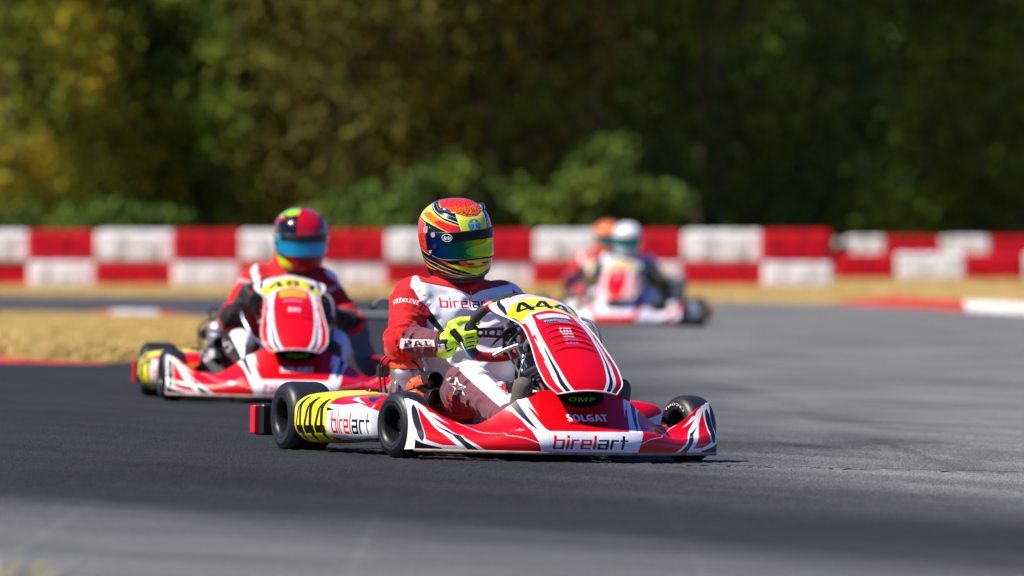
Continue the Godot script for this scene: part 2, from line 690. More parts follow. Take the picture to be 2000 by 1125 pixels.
func tree(called: String, label: String, x: float, d: float, high: float, low: float, radius: float, n: int, per: int, leaf: Vector2, colours: Array, group: String) -> void:
	var g := RandomNumberGenerator.new()
	g.seed = int(x * 37 + d * 11) + 9000
	var root := thing(called, label, "bush" if "bush" in called else "tree", Transform3D(Basis(), on_ground(x, d, -0.03)), group)
	var clumps := []
	var b := Build.new()
	var top := high * 0.8
	var lean := Vector3(g.randf_range(-0.3, 0.3), 0, g.randf_range(-0.3, 0.3))
	var r0 := high * 0.016 + 0.02
	b.tube(bend([Vector3(0, -0.1, 0), Vector3(0, high * 0.3, 0) + lean * 0.3, Vector3(0, top, 0) + lean], 4), range(9).map(func(k): return r0 * (1.0 - 0.09 * k)), 8)
	for k in n:
		var y := lerpf(low, high, pow(g.randf(), 0.9))
		var s := (y - low) / (high - low)
		var reach := radius * sqrt(maxf(0.06, sin(PI * clampf(0.12 + s * 0.86, 0, 1)))) * g.randf_range(0.55, 1.05)
		var a := g.randf() * TAU
		var at := Vector3(cos(a) * reach, y, sin(a) * reach) + lean * s
		if "bush" in called:  # several ragged shoots instead of one cone
			var shoot := (k % 5) * 1.257
			var tall := high * (0.55 + 0.45 * absf(sin(shoot * 2.3 + x)))
			y = lerpf(low, tall, g.randf())
			at = Vector3(cos(shoot) * radius * 0.75, y, sin(shoot) * radius * 0.6) + Vector3(g.randfn(), 0, g.randfn()) * radius * (0.38 - 0.2 * y / high)
		clumps.append([at, g.randf_range(0.75, 1.35) * clampf(radius * 0.33, 0.35, 0.85)])
		if k % 5 == 0:
			var from := Vector3(0, clampf(y - reach * 0.6, high * 0.15, top), 0) + lean * s
			b.tube([from, from.lerp(at, 0.5) + Vector3.UP * 0.1, at], [r0 * 0.4, r0 * 0.28, r0 * 0.1], 6)
	part(root, "trunk", b.commit(), M.bark)
	foliage(root, "crown", clumps, per, leaf, colours, g)


func build_wood() -> void:
	var fine := Vector2(0.165, 0.115)
	var coarse := Vector2(0.34, 0.24)
	var yellow := [Color(0.30, 0.29, 0.03), Color(0.22, 0.27, 0.03), Color(0.38, 0.30, 0.025), Color(0.16, 0.22, 0.03)]
	var green := [Color(0.08, 0.135, 0.02), Color(0.10, 0.165, 0.02), Color(0.065, 0.11, 0.02)]
	var olive := [Color(0.125, 0.12, 0.022), Color(0.15, 0.14, 0.022), Color(0.11, 0.09, 0.025), Color(0.10, 0.12, 0.02)]
	var fresh := [Color(0.10, 0.165, 0.028), Color(0.15, 0.20, 0.03), Color(0.075, 0.12, 0.025), Color(0.06, 0.10, 0.02)]
	var grp := "trees of the wood behind the wall"
	tree("leafy_tree", "leafy tree with yellowing foliage standing alone at the sunny end of the wood", -10.0, 171.0, 8.2, 0.6, 2.1, 150, 130, fine, yellow, grp)
	tree("leafy_tree", "green tree with a few yellow sprays beside the yellowing tree", -7.9, 173.5, 7.6, 0.5, 1.8, 120, 130, fine, green + [yellow[0], yellow[3]], grp)
	tree("leafy_tree", "mid green tree between the yellow sprayed tree and the olive brown tree", -5.7, 172.5, 7.8, 0.6, 1.8, 110, 130, fine, green + [yellow[3]], grp)
	tree("leafy_tree", "broad olive brown tree with withering leaves", -3.1, 172.0, 12.0, 0.7, 2.6, 260, 110, fine, olive, grp)
	tree("leafy_tree", "olive green tree at the edge of the shaded part of the wood", -0.4, 174.5, 15.0, 0.7, 2.7, 270, 110, fine, green + olive, grp)
	for e in [[1.6, 177.0, 16.0, 3.0, "tall dark green tree behind the upright bright green bush"], [4.2, 180.5, 13.5, 2.9, "tall dark green tree behind the end of the long wall"], [7.6, 209.0, 13.5, 3.2, "tall dark green tree above the gap where the long wall ends"], [10.2, 211.0, 13.0, 3.0, "tall dark green tree behind the far wall and its wide bush"], [13.4, 216.0, 13.0, 3.2, "tall dark green tree past the wide bush of the far wall"]]:
		tree("tall_tree", e[4], e[0], e[1], e[2], 0.5, e[3], 230, 100, fine, green, grp)
	for e in [[-3.2, 176.0, "behind the olive brown tree", 3.3], [0.6, 177.5, "behind the olive green tree", 3.5], [4.0, 184.0, "above the end of the long wall", 4.6], [7.8, 212.0, "above the gap where the long wall ends", 4.6]]:  # added trees: crowns above the view throw shade on the wood
		tree("tall_tree", "tall tree added for shade, its high crown out of view, " + e[2], e[0], e[1], 14.5, 7.4, e[3], 220, 70, coarse, green, grp)
	for k in 10:
		tree("tall_tree", "dense dark tree in the back row of the wood", -14.0 + 3.2 * k, 188.0 + (k % 3) * 3.0 + (30.0 if k > 6 else 0.0), 12.0 + (k % 4), 0.2, 2.9, 170, 60, coarse, green, "back row of the wood")
	var b := Build.new()  # the bank that closes the wood off
	for d in [222.0, 230.0, 240.0, 255.0, 300.0]:
		for k in 41:
			b.vert(Vector3(-60 + 3.0 * k, {222.0: -0.1, 230.0: 4.0, 240.0: 9.0, 255.0: 14.0, 300.0: 16.0}[d] + sin(k * 1.7 + d) * 0.5, -d))
			b.c.append(Color(0.06, 0.09, 0.025))
	for j in 4:
		for k in 40:
			var q := j * 41 + k
			b.quad(q, q + 41, q + 42, q + 1)
	structure("hill", b.commit(), M.dry)
	var bushes := "bushes growing behind the wall"
	for e in [[-10.3, 160.0, 1.5, 0.9, "pale green bush under the yellowing tree"], [-7.4, 162.0, 1.2, 0.9, "low green bush behind the wall under the green tree"], [-2.9, 161.0, 1.9, 0.75, "green bush behind the wall, before the olive brown tree"], [-1.2, 160.0, 2.1, 0.8, "tall green bush behind the wall, before the olive green tree"], [1.25, 159.0, 2.6, 0.75, "upright bright green bush behind the wall before the dark trees"], [2.1, 160.0, 1.9, 0.8, "rounded bright green bush beside the upright bush"], [7.9, 210.0, 1.6, 0.9, "bright green bush behind the far wall"], [11.0, 211.0, 2.2, 1.1, "wide bright green bush behind the far wall"]]:
		tree("leafy_bush", e[4], e[0], e[1], e[2], 0.15, e[3], 42, 130, fine, fresh, bushes)


func build_grass() -> void:
	var blade := Build.new()
	for k in 3:
		var a := TAU * k / 3.0
		var s := Vector3(cos(a), 0, sin(a))
		var n := blade.vert(s * 0.02)
		blade.vert(s * 0.03 + Vector3(-s.z, 0, s.x) * 0.012)
		blade.vert(s * 0.075 + Vector3.UP)
		blade.tri(n, n + 1, n + 2)
	var mesh := blade.commit()
	var g := RandomNumberGenerator.new()
	g.seed = 77
	for field in [["infield_grass", "dry yellow grass covering the infield beside the corner", 26000, 0], ["verge_grass", "dry straw coloured grass on the verge before the wall", 26000, 1], ["kerbside_grass", "tuft of dry grass at the near edge of the asphalt", 9, 2]]:
		var mm := MultiMesh.new()
		mm.transform_format = MultiMesh.TRANSFORM_3D
		mm.use_colors = true
		mm.mesh = mesh
		mm.instance_count = field[2]
		for k in int(field[2]):
			var d := 0.0
			var x := 0.0
			var h := g.randf_range(0.05, 0.13)
			if field[3] == 0:
				d = g.randf_range(55.2, 93.5)
				x = island_tip(d) - 0.15 - 7.0 * g.randf()
				h *= lerpf(1.0, 0.3, smoothstep(60.0, 88.0, d))
			elif field[3] == 1:
				x = g.randf_range(-10, 10)
				d = g.randf_range(far_edge(x) + (1.7 if x > 3 else 0.3), 165.0 if x > 5.4 else 144.0)
				h = g.randf_range(0.02, 0.05)
			else:
				x = -1.19 + g.randfn() * 0.022
				d = 19.6 + g.randfn() * 0.05
				h = g.randf_range(0.05, 0.13)
			mm.set_instance_transform(k, Transform3D(Basis.from_euler(Vector3(g.randf_range(-0.3, 0.3), g.randf() * TAU, g.randf_range(-0.3, 0.3))).scaled(Vector3(1, h, 1)), on_ground(x, d, 0.02 if field[3] < 2 else 0.0)))
			mm.set_instance_color(k, Color(0.45, 0.30, 0.085).lerp(Color(0.60, 0.44, 0.17), g.randf()) if g.randf() > 0.12 else Color(0.17, 0.19, 0.06))
		var o := MultiMeshInstance3D.new()
		o.name = field[0]
		o.multimesh = mm
		o.material_override = M.straw
		add_child(o)
		tag(o, field[1], "grass", "", "stuff")

# ---------------------------------------------------------------- karts
# In a kart's own axes +z points ahead, +x to the driver's own left-hand side, and the origin lies on the ground under the front axle.
const NA := [0, 0.12, 0.20, 0.30, 0.40, 0.50, 0.58, 0.63]
const NZF := [0.43, 0.43, 0.42, 0.385, 0.335, 0.275, 0.225, 0.19]
const NYT := [0.275, 0.275, 0.257, 0.185, 0.135, 0.165, 0.215, 0.235]
const NZT := [0.27, 0.27, 0.26, 0.235, 0.205, 0.17, 0.13, 0.11]
const NYL := [0.122, 0.122, 0.120, 0.115, 0.095, 0.10, 0.11, 0.12]
const PV := [0, 0.13, 0.27, 0.42, 0.58, 0.75, 0.93, 1]
const PZ := [0.41, 0.375, 0.30, 0.20, 0.08, -0.06, -0.20, -0.235]
const PY := [0.276, 0.333, 0.407, 0.482, 0.549, 0.600, 0.636, 0.638]
const PWV := [0, 0.06, 0.2, 0.45, 0.62, 0.72, 0.82, 0.90, 0.96, 1]
const PW := [0.122, 0.148, 0.165, 0.147, 0.138, 0.150, 0.175, 0.175, 0.150, 0.10]
const RED := Color(0.86, 0.01, 0.07)
const WHITE := Color(0.95, 0.95, 0.95)
const INK := Color(0.07, 0.075, 0.085)
const YELLOW := Color(0.97, 0.90, 0.02)
var G := {}


func nose_at(u: float, v: float) -> Vector3:
	var x := -0.63 + 1.26 * u
	var a := absf(x)
	var zf := lut(a, NA, NZF)
	var yt := lut(a, NA, NYT)
	var zt := lut(a, NA, NZT)
	var yl := lut(a, NA, NYL)
	var zl := zf - 0.012
	if v < 0.36:
		var t := v / 0.36
		return Vector3(x, 0.042 + (yl - 0.042) * t, zf + (zl - zf) * t + 0.012 * sin(PI * t))
	var s := (v - 0.36) / 0.64
	var my := (yl + yt) * 0.5 - 0.024
	var mz := (zl + zt) * 0.5 - 0.008
	return Vector3(x, (1 - s) * (1 - s) * yl + 2 * s * (1 - s) * my + s * s * yt, (1 - s) * (1 - s) * zl + 2 * s * (1 - s) * mz + s * s * zt)


func panel_at(u: float, v: float, out := 0.0) -> Vector3:
	var s := 2 * u - 1
	var e := 0.002
	var dz := lut(v + e, PV, PZ) - lut(v - e, PV, PZ)
	var dy := lut(v + e, PV, PY) - lut(v - e, PV, PY)
	var n := Vector2(dy, -dz).normalized()  # (z, y)
	var sag := lut(v, [0, 0.3, 0.6, 0.8, 1], [0.028, 0.045, 0.04, 0.05, 0.03]) * s * s - out
	return Vector3(s * lut(v, PWV, PW), lut(v, PV, PY) - n.y * sag, lut(v, PV, PZ) - n.x * sag)


func kart_meshes() -> void:
	var b := Build.new()
	b.grid(nose_at, 140, 40)
	G.nose = b.commit()
	b = Build.new()
	b.grid(func(u: float, v: float):
		var top := nose_at(u, 1.0)
		var low := nose_at(u, 0.0)
		if v < 0.3:
			return top.lerp(Vector3(top.x, top.y - 0.006, top.z - 0.03), v / 0.3)
		return Vector3(top.x, top.y - 0.006, top.z - 0.03).lerp(Vector3(top.x, low.y + 0.012, top.z - 0.045), (v - 0.3) / 0.7), 60, 8)
	G.nose_back = b.commit()
	for end in [0.0, 1.0]:
		b = Build.new()
		b.grid(func(u: float, v: float):
			var f := nose_at(end, u)
			var top := nose_at(end, 1.0)
			return f.lerp(Vector3(top.x, f.y - 0.004, minf(f.z - 0.02, top.z - 0.035)), v), 12, 4)
		G["nose_end%d" % int(end)] = b.commit()
	G.nose_lip = tube_of(range(61).map(func(k): return nose_at(k / 60.0, 0.0) + Vector3(0, -0.004, -0.006)), 0.008, 8)
	for side in 2:
		b = Build.new()
		b.grid(func(a: float, t: float):
			var hu := 0.0098 * pow(maxf(0.0, 1.0 - pow(absf(2 * t - 1), 3.0)), 0.5)
			var u := 0.0145 + (2 * a - 1) * hu
			var v := lerpf(0.16, 0.93, t)
			var p := nose_at(u if side == 0 else 1.0 - u, v)
			return p + Vector3(0, 0.001, 0.003), 6, 16)
		G["slot%d" % side] = b.commit()
	b = Build.new()
	b.grid(func(u: float, v: float): return panel_at(u, v), 40, 60)
	G.panel = b.commit()
	b = Build.new()
	b.grid(func(u: float, v: float): return panel_at(u, v, -0.006), 20, 30)
	G.panel_back = b.commit()
	var rim := []
	for k in 40:
		rim.append(panel_at(0, k / 40.0))
	for k in 20:
		rim.append(panel_at(k / 20.0, 1))
	for k in 40:
		rim.append(panel_at(1, 1 - k / 40.0))
	for k in 20:
		rim.append(panel_at(1 - k / 20.0, 0))
	G.panel_rim = tube_of(rim, 0.0032, 6, true)
	for k in 5:
		var v0: float = [0.315, 0.363, 0.411, 0.459, 0.505][k]
		b = Build.new()
		b.grid(func(a: float, t: float):
			var u := lerpf(0.2, 0.8, a)
			var arch := v0 + 0.018 * (1.0 - pow(2 * a - 1, 2))
			var side := minf(1.0, minf(a, 1 - a) * 8.0)
			return panel_at(u, arch, 0.0005) if t < 0.1 else panel_at(u, arch + 0.034 * (t - 0.25) / 0.75, 0.0005 + 0.0045 * side * (1.0 - (t - 0.25) / 0.75)), 24, 4)
		for q in b.v.size():  # the panel's own print runs over the louvres
			var a := (q % 25) / 24.0
			var t := (q / 25) / 4.0
			b.t[q] = Vector2(lerpf(0.2, 0.8, a), 1.0 - (v0 + 0.018 * (1.0 - pow(2 * a - 1, 2)) + 0.034 * maxf(0.0, (t - 0.25) / 0.75)))
		G["louvre%d" % k] = b.commit()
	for side in [-1, 1]:
		b = Build.new()
		b.grid(func(u: float, v: float): return pod_at(u, v, side), 44, 40)
		for e in [0.0, 1.0]:
			var ring := range(41).map(func(k): return pod_at(e, k / 40.0, side))
			var mid := Vector3.ZERO
			for p in ring:
				mid += p / 41.0
			for k in 40:
				var q := b.vert(mid, Vector2(e, 0.45))
				b.vert(ring[k], Vector2(e, 1.0 - k / 40.0))
				b.vert(ring[k + 1], Vector2(e, 1.0 - (k + 1) / 40.0))
				b.tri(q, q + 1, q + 2)
		G["pod%d" % side] = b.commit(true)
	for w in [["front", 0.13, 0.13], ["rear", 0.19, 0.14]]:
		var hw: float = w[1] * 0.5
		var r: float = w[2]
		var turn := Transform3D(Basis(Vector3(0, 0, 1), -PI / 2), Vector3.ZERO)
		var half := [Vector2(0.066, hw - 0.014), Vector2(0.070, hw - 0.007), Vector2(0.078, hw - 0.003), Vector2(0.084, hw - 0.0015), Vector2(0.0855, hw - 0.0045), Vector2(0.087, hw - 0.001), Vector2(r - 0.036, hw), Vector2(r - 0.030, hw - 0.001), Vector2(r - 0.0285, hw - 0.005), Vector2(r - 0.024, hw - 0.004), Vector2(r - 0.011, hw - 0.013), Vector2(r - 0.003, hw - 0.027), Vector2(r, hw - 0.045)]
		var prof := half.duplicate()
		for k in range(half.size() - 1, -1, -1):
			prof.append(Vector2(half[k].x, -half[k].y))
		b = Build.new()
		b.lathe(prof, 56, turn)
		G["tyre_" + w[0]] = b.commit()
		prof = [Vector2(0.068, hw - 0.012), Vector2(0.0635, hw - 0.010), Vector2(0.0625, hw - 0.02), Vector2(0.058, hw - 0.03), Vector2(0.0565, hw - 0.065), Vector2(0.050, hw - 0.072), Vector2(0.034, hw - 0.068), Vector2(0.024, hw - 0.066), Vector2(0.024, hw - 0.045), Vector2(0.014, hw - 0.043), Vector2(0.0, hw - 0.043)]
		b = Build.new()
		b.lathe(prof, 40, turn)
		var back := []
		for p in [Vector2(0.068, -hw + 0.012), Vector2(0.062, -hw + 0.012), Vector2(0.058, -hw + 0.03), Vector2(0.056, hw - 0.075)]:
			back.append(p)
		b.lathe(back, 40, turn)
		for k in 3:
			var a := TAU * k / 3.0
			b.lathe([Vector2(0.006, hw - 0.068), Vector2(0.006, hw - 0.056), Vector2(0.0, hw - 0.056)], 8, turn * Transform3D(Basis(), Vector3(cos(a) * 0.041, 0, sin(a) * 0.041)))
		G["rim_" + w[0]] = b.commit()
	b = Build.new()
	b.grid(func(u: float, v: float):
		var a := deg_to_rad(lerpf(150.0, 30.0, u))
		var r := lerpf(0.0895, 0.1015, v)
		return Vector3(-0.0655, sin(a) * r, -cos(a) * r), 24, 2)
	G.sidewall = b.commit()
	# seat shell
	b = Build.new()
	b.grid(func(u: float, v: float):
		var s: float = 2 * u - 1
		var z := lut(v, [0, 0.3, 0.55, 0.75, 1], [-0.42, -0.60, -0.76, -0.88, -0.97])
		var y := lut(v, [0, 0.3, 0.55, 0.75, 1], [0.10, 0.055, 0.10, 0.25, 0.50])
		return Vector3(s * 0.215, y + absf(s) ** 3 * lut(v, [0, 0.3, 0.6, 1], [0.05, 0.17, 0.16, -0.03]), z + absf(s) ** 3 * lut(v, [0, 0.5, 0.75, 1], [0.0, 0.05, 0.13, 0.04])), 24, 28)
	G.seat = b.commit()


func pod_at(u: float, v: float, side: int) -> Vector3:
	var vs := [0, 0.197, 0.327, 0.425, 0.516, 0.608, 0.70, 0.842, 1]
	var o := lut(v, vs, [0, 0.10, 0.172, 0.197, 0.20, 0.196, 0.168, 0.085, 0])
	var y := lut(v, vs, [0.055, 0.05, 0.06, 0.10, 0.145, 0.19, 0.222, 0.24, 0.245])
	var e := lut(u, [0, 0.02, 0.055, 0.5, 0.88, 0.965, 1], [0.80, 0.94, 1.0, 1.0, 1.0, 0.9, 0.55])
	y = 0.14 + (y - 0.14) * e * lerpf(1.0, 0.86, u)
	o *= e * lerpf(1.42, 0.86, u)
	return Vector3(side * (0.44 + o), y, lerpf(-0.892, -0.265, u))


func carbon_poly(p: Paint, pts: Array, mirror := true) -> void:
	p.poly(pts, Color(0.13, 0.145, 0.165), mirror)


func nose_print(c: Dictionary) -> Paint:
	var p := Paint.new(2048, 512, c.base)
	var w: Color = c.trim
	# the swept wing stripes and the white edge round the wing end
	p.poly([0, 1, 0.02, 1, 0.05, 0.964, 0.074, 0.836, 0.102, 0.687, 0.132, 0.30, 0.188, 0, 0.11, 0, 0.11, 0.096, 0.078, 0.345, 0.052, 0.729, 0.028, 0.92], w, true)
	p.poly([0, 1, 0.03, 1, 0.028, 0.90, 0.028, 0.6, 0.027, 0.2, 0.04, 0.16, 0.072, 0.10, 0.112, 0.098, 0.14, 0, 0, 0], w, true)
	p.poly([0.0, 0.17, 0.018, 0.116, 0.068, 0.042, 0.074, 0.0, 0.0, 0.0], Color(0.10, 0.11, 0.12), true)
	p.poly([0.048, 0.896, 0.074, 0.948, 0.116, 0.86, 0.08, 0.846], w, true)
	p.poly([0.062, 0.86, 0.08, 0.866, 0.116, 0.86, 0.08, 0.80], c.base, true)
	p.poly([0.048, 0.90, 0.07, 0.91, 0.116, 0.86, 0.08, 0.87], w, true)
	carbon_poly(p, [0.062, 0.70, 0.1, 0.60, 0.132, 0.236, 0.17, 0, 0.14, 0, 0.106, 0.281, 0.088, 0.54])
	p.stroke([0.134, 1.0, 0.15, 0.985, 0.162, 0.962, 0.18, 0.876, 0.206, 0.653, 0.228, 0.45, 0.246, 0.303, 0.295, 0.238, 0.345, 0.12], 5.0, w, true)
	# the broad stripes that frame the middle
	p.poly([0.285, 1.0, 0.331, 1.0, 0.333, 0.89, 0.347, 0.665, 0.362, 0.40, 0.372, 0.355, 0.5, 0.352, 0.5, 0, 0.341, 0, 0.332, 0.16, 0.319, 0.329, 0.307, 0.675, 0.293, 0.874, 0.279, 1.0], w, true)
	p.poly([0.331, 1.0, 0.343, 0.942, 0.358, 0.66, 0.336, 0.85], w, true)
	p.poly([0.334, 0.86, 0.347, 0.78, 0.357, 0.67, 0.343, 0.76], c.base, true)
	carbon_poly(p, [0.294, 1.0, 0.312, 1.0, 0.323, 0.754, 0.331, 0.571, 0.339, 0.353, 0.323, 0.525, 0.309, 0.743])
	p.stroke([0.363, 0.345, 0.369, 0.0], 1.5, Color(0.6, 0.62, 0.66))
	p.stroke([0.633, 0.345, 0.633, 0.0], 1.5, Color(0.6, 0.62, 0.66))
	if c.has("maker"):
		p.logo(0.5, 0.165, 0.245, 0.235, c.maker[0], c.maker[1], 0.12)
	for k in 3:
		p.text("SOLGAT", bold, 0.510 + 0.0009 * k, 0.612, 0.133, 0.115, WHITE)
	p.text("motorsport", bold, 0.511, 0.50, 0.13, 0.06, Color(0.10, 0.01, 0.02))
	p.text(".com", bold, 0.286, 0.43, 0.022, 0.075, Color(0.97, 0.8, 0.8), 0.0, 0.9)
	var g := RandomNumberGenerator.new()
	g.seed = 21
	p.speckle(0.03, 0.0, 0.97, 0.30, 420, 2.6, [Color(0.30, 0.05, 0.06), Color(0.55, 0.5, 0.48), Color(0.16, 0.12, 0.12)], g)
	p.speckle(0.03, 0.3, 0.97, 1.0, 260, 2.0, [Color(0.35, 0.04, 0.06), Color(0.85, 0.75, 0.74)], g)
	for k in 40:  # scrapes along the lower edge
		var u := g.randf_range(0.02, 0.96)
		var v := 0.16 * g.randf() * g.randf()
		p.stroke([u, v, u + g.randf_range(0.008, 0.05), v + g.randf_range(-0.02, 0.02)], 1.5, Color(0.36, 0.22, 0.21) if g.randf() < 0.6 else Color(0.7, 0.62, 0.6))
	p.oval(0.512, 0.93, 0.078, 0.155, Color(0.05, 0.05, 0.055))
	p.text("OMP", bold, 0.514, 0.885, 0.088, 0.055, Color(0.62, 0.92, 0.10), 0.5)
	return p


func panel_print(c: Dictionary) -> Paint:
	var p := Paint.new(512, 1024, c.get("panel_base", c.base))
	var w: Color = c.get("panel_trim", c.trim)
	p.poly([0, 0.60, 0.2, 0.66, 0.5, 0.68, 0.5, 1, 0, 1], w, true)
	p.poly([0.0, 0.70, 0.06, 0.595, 0.055, 0.48, 0.075, 0.353, 0.095, 0.206, 0.10, 0.0, 0.262, 0.0, 0.218, 0.18, 0.18, 0.317, 0.15, 0.441, 0.15, 0.54, 0.22, 0.685], w, true)
	p.poly([0.05, 0.375, 0.085, 0.33, 0.115, 0.231, 0.07, 0.31], c.base, true)
	p.poly([0.05, 0.47, 0.085, 0.50, 0.10, 0.40, 0.07, 0.45], c.base, true)
	carbon_poly(p, [0.118, 0.41, 0.15, 0.329, 0.185, 0.186, 0.205, 0.0, 0.135, 0.0, 0.150, 0.166, 0.138, 0.291])
	carbon_poly(p, [0.09, 0.93, 0.13, 0.94, 0.115, 0.82, 0.03, 0.735, 0.04, 0.66, 0.056, 0.60, 0.02, 0.66, 0.005, 0.73, 0.05, 0.80])
	p.poly([0.0, 0.74, 0.0, 0.60, 0.03, 0.60, 0.025, 0.68], c.base, true)
	# number field
	p.poly([0.0, 0.745, 0.04, 0.70, 0.03, 0.64, 0.11, 0.65, 0.22, 0.683, 0.47, 0.683, 0.5, 0.683, 0.5, 0.862, 0.40, 0.86, 0.27, 0.84, 0.14, 0.80, 0.06, 0.765], YELLOW, true)
	p.text(c.number, bold, 0.50, 0.762, 0.74, 0.118, INK)
	p.stroke([0.2, 0.875, 0.35, 0.895, 0.5, 0.9, 0.65, 0.895, 0.8, 0.875], 9.0, c.base)
	p.logo(0.5, 0.938, 0.52, 0.046, c.get("mark", Color(0.75, 0.05, 0.1)), c.get("mark2", Color(0.75, 0.05, 0.1)), 0.0)
	# stickers
	if c.has("sticker"):
		p.rect(0.27, 0.555, 0.74, 0.645, c.sticker)
		p.rect(0.31, 0.58, 0.70, 0.618, Color(0.93, 0.55, 0.05))
		p.text("memotec", bold, 0.5, 0.50, 0.34, 0.022, Color(0.75, 0.75, 0.95))
		p.text("tm", bold, 0.5, 0.40, 0.2, 0.045, WHITE, 0.2)
	else:
		p.rect(0.245, 0.598, 0.73, 0.638, WHITE)
		p.text("FREELINE", sans, 0.49, 0.618, 0.36, 0.020, Color(0.45, 0.42, 0.44), 0.2)
		p.poly([0.285, 0.548, 0.30, 0.586, 0.69, 0.586, 0.67, 0.548], Color(0.06, 0.09, 0.14))
		p.text("memotec", bold, 0.48, 0.570, 0.37, 0.024, Color(0.35, 0.80, 0.92))
		p.text("Sboostcom", sans, 0.575, 0.549, 0.2, 0.013, WHITE)
		p.text("tm", bold, 0.49, 0.472, 0.17, 0.037, WHITE, 0.25)
		p.text("ORIG", bold, 0.49, 0.430, 0.15, 0.026, WHITE)
		p.text("tm", bold, 0.49, 0.380, 0.17, 0.035, Color(0.42, 0.45, 0.72), 0.25)
	return p


func pod_print(c: Dictionary, mirrored := false) -> Paint:
	var p := Paint.new(1024, 512, WHITE)
	p.poly([0.385, 1, 0.385, 0.72, 0.36, 0.69, 0.42, 0.64, 0.62, 0.635, 0.80, 0.66, 1, 0.60, 1, 1], c.base)
	p.stroke([0.385, 0.80, 0.40, 0.74, 0.42, 0.66, 0.44, 0.60], 6.0, WHITE)
	p.poly([0.55, 0.80, 0.66, 0.70, 0.86, 0.66, 0.72, 0.72], WHITE)
	p.poly([0.70, 0.80, 0.86, 0.70, 0.93, 0.68, 0.84, 0.80], Color(0.16, 0.17, 0.26))
	p.poly([0.385, 0.62, 0.52, 0.585, 0.385, 0.565], INK)
	p.poly([0.385, 0.36, 0.53, 0.33, 0.44, 0.285, 0.62, 0.30, 0.80, 0.255, 0.385, 0.25], c.base)
	p.poly([0.58, 0.34, 0.98, 0.33, 0.96, 0.29, 0.74, 0.30], INK)
	p.rect(0, 0, 0.435, 1, YELLOW)
	p.poly([0.02, 0.78, 0.3, 0.78, 0.28, 0.72, 0.06, 0.72], YELLOW)
	for k in 3:
		var u := 0.178 + 0.098 * k
		p.text("4" if c.number == "444" else "481"[k], bold, 1.0 - u if mirrored else u, 0.505, 0.090, 0.38, INK, 0.03)
	if c.has("maker"):
		p.logo(0.71, 0.475, 0.45, 0.18, c.maker[0], c.maker[1], 0.1)
	p.poly([0, 0.24, 1, 0.24, 1, 0, 0, 0], Color(0.86, 0.80, 0.76))
	p.poly([0, 0.26, 0.435, 0.26, 0.435, 0.16, 0, 0.18], YELLOW)
	return p


func kart_materials() -> void:
	kart_meshes()
	M.rubber = mat(0.021, 0.021, 0.021, 0.52)
	M.rubber.roughness_texture = noise_tex(0.05, 31, [[0.0, Color(0.75, 0.75, 0.75)], [1.0, Color(1, 1, 1)]], 256)
	M.rubber.albedo_texture = noise_tex(0.07, 33, [[0.0, Color(0.5, 0.49, 0.48)], [0.45, Color(0.8, 0.8, 0.79)], [0.62, Color(0.98, 0.98, 0.97)], [1.0, Color(1, 1, 1)]], 256)
	for m in [M.rubber]:
		m.uv1_triplanar = true
		m.uv1_scale = Vector3(6, 6, 6)
	var side := Paint.new(512, 64, Color(0.12, 0.12, 0.12))
	side.text("LECONT", bold, 0.5, 0.5, 0.72, 0.8, Color(0.80, 0.80, 0.78))
	M.sidewall = printed(side, 0.6)
	M.rim = mat(0.025, 0.025, 0.027, 0.35, 0.6)
	M.black = mat(0.012, 0.012, 0.013, 0.42)
	M.grip = mat(0.022, 0.022, 0.023, 0.7)
	M.body_red = mat(0.70, 0.004, 0.012, 0.28, 0.0, 0.4)
	M.body_white = mat(0.78, 0.77, 0.75, 0.32)
	M.lip = mat(0.52, 0.33, 0.26, 0.6)
	M.lip.albedo_texture = noise_tex(0.02, 35, [[0.0, Color(0.45, 0.36, 0.32)], [0.5, Color(0.9, 0.9, 0.9)], [1.0, Color(1, 1, 1)]], 256)
	M.lip.uv1_triplanar = true
	M.lip.uv1_scale = Vector3(4, 4, 4)
	M.frame = mat(0.45, 0.035, 0.012, 0.35)
	M.chrome = mat(0.75, 0.75, 0.76, 0.14, 1.0)
	M.alloy = mat(0.42, 0.42, 0.43, 0.42, 0.85)
	M.cast = mat(0.36, 0.36, 0.36, 0.6, 0.5)
	M.orange = mat(0.70, 0.09, 0.012, 0.38)
	M.brass = mat(0.55, 0.32, 0.12, 0.4, 0.8)
	M.blue = mat(0.03, 0.12, 0.45, 0.4)
	M.hose = mat(0.10, 0.12, 0.15, 0.6)
	M.seat = mat(0.03, 0.03, 0.032, 0.5)
	M.pan = mat(0.10, 0.10, 0.105, 0.5)
	M.fins = mat(0.035, 0.037, 0.042, 0.5, 0.4)
	M.steer_red = mat(0.42, 0.012, 0.016, 0.5)
	M.body_red.metallic_specular = 0.5


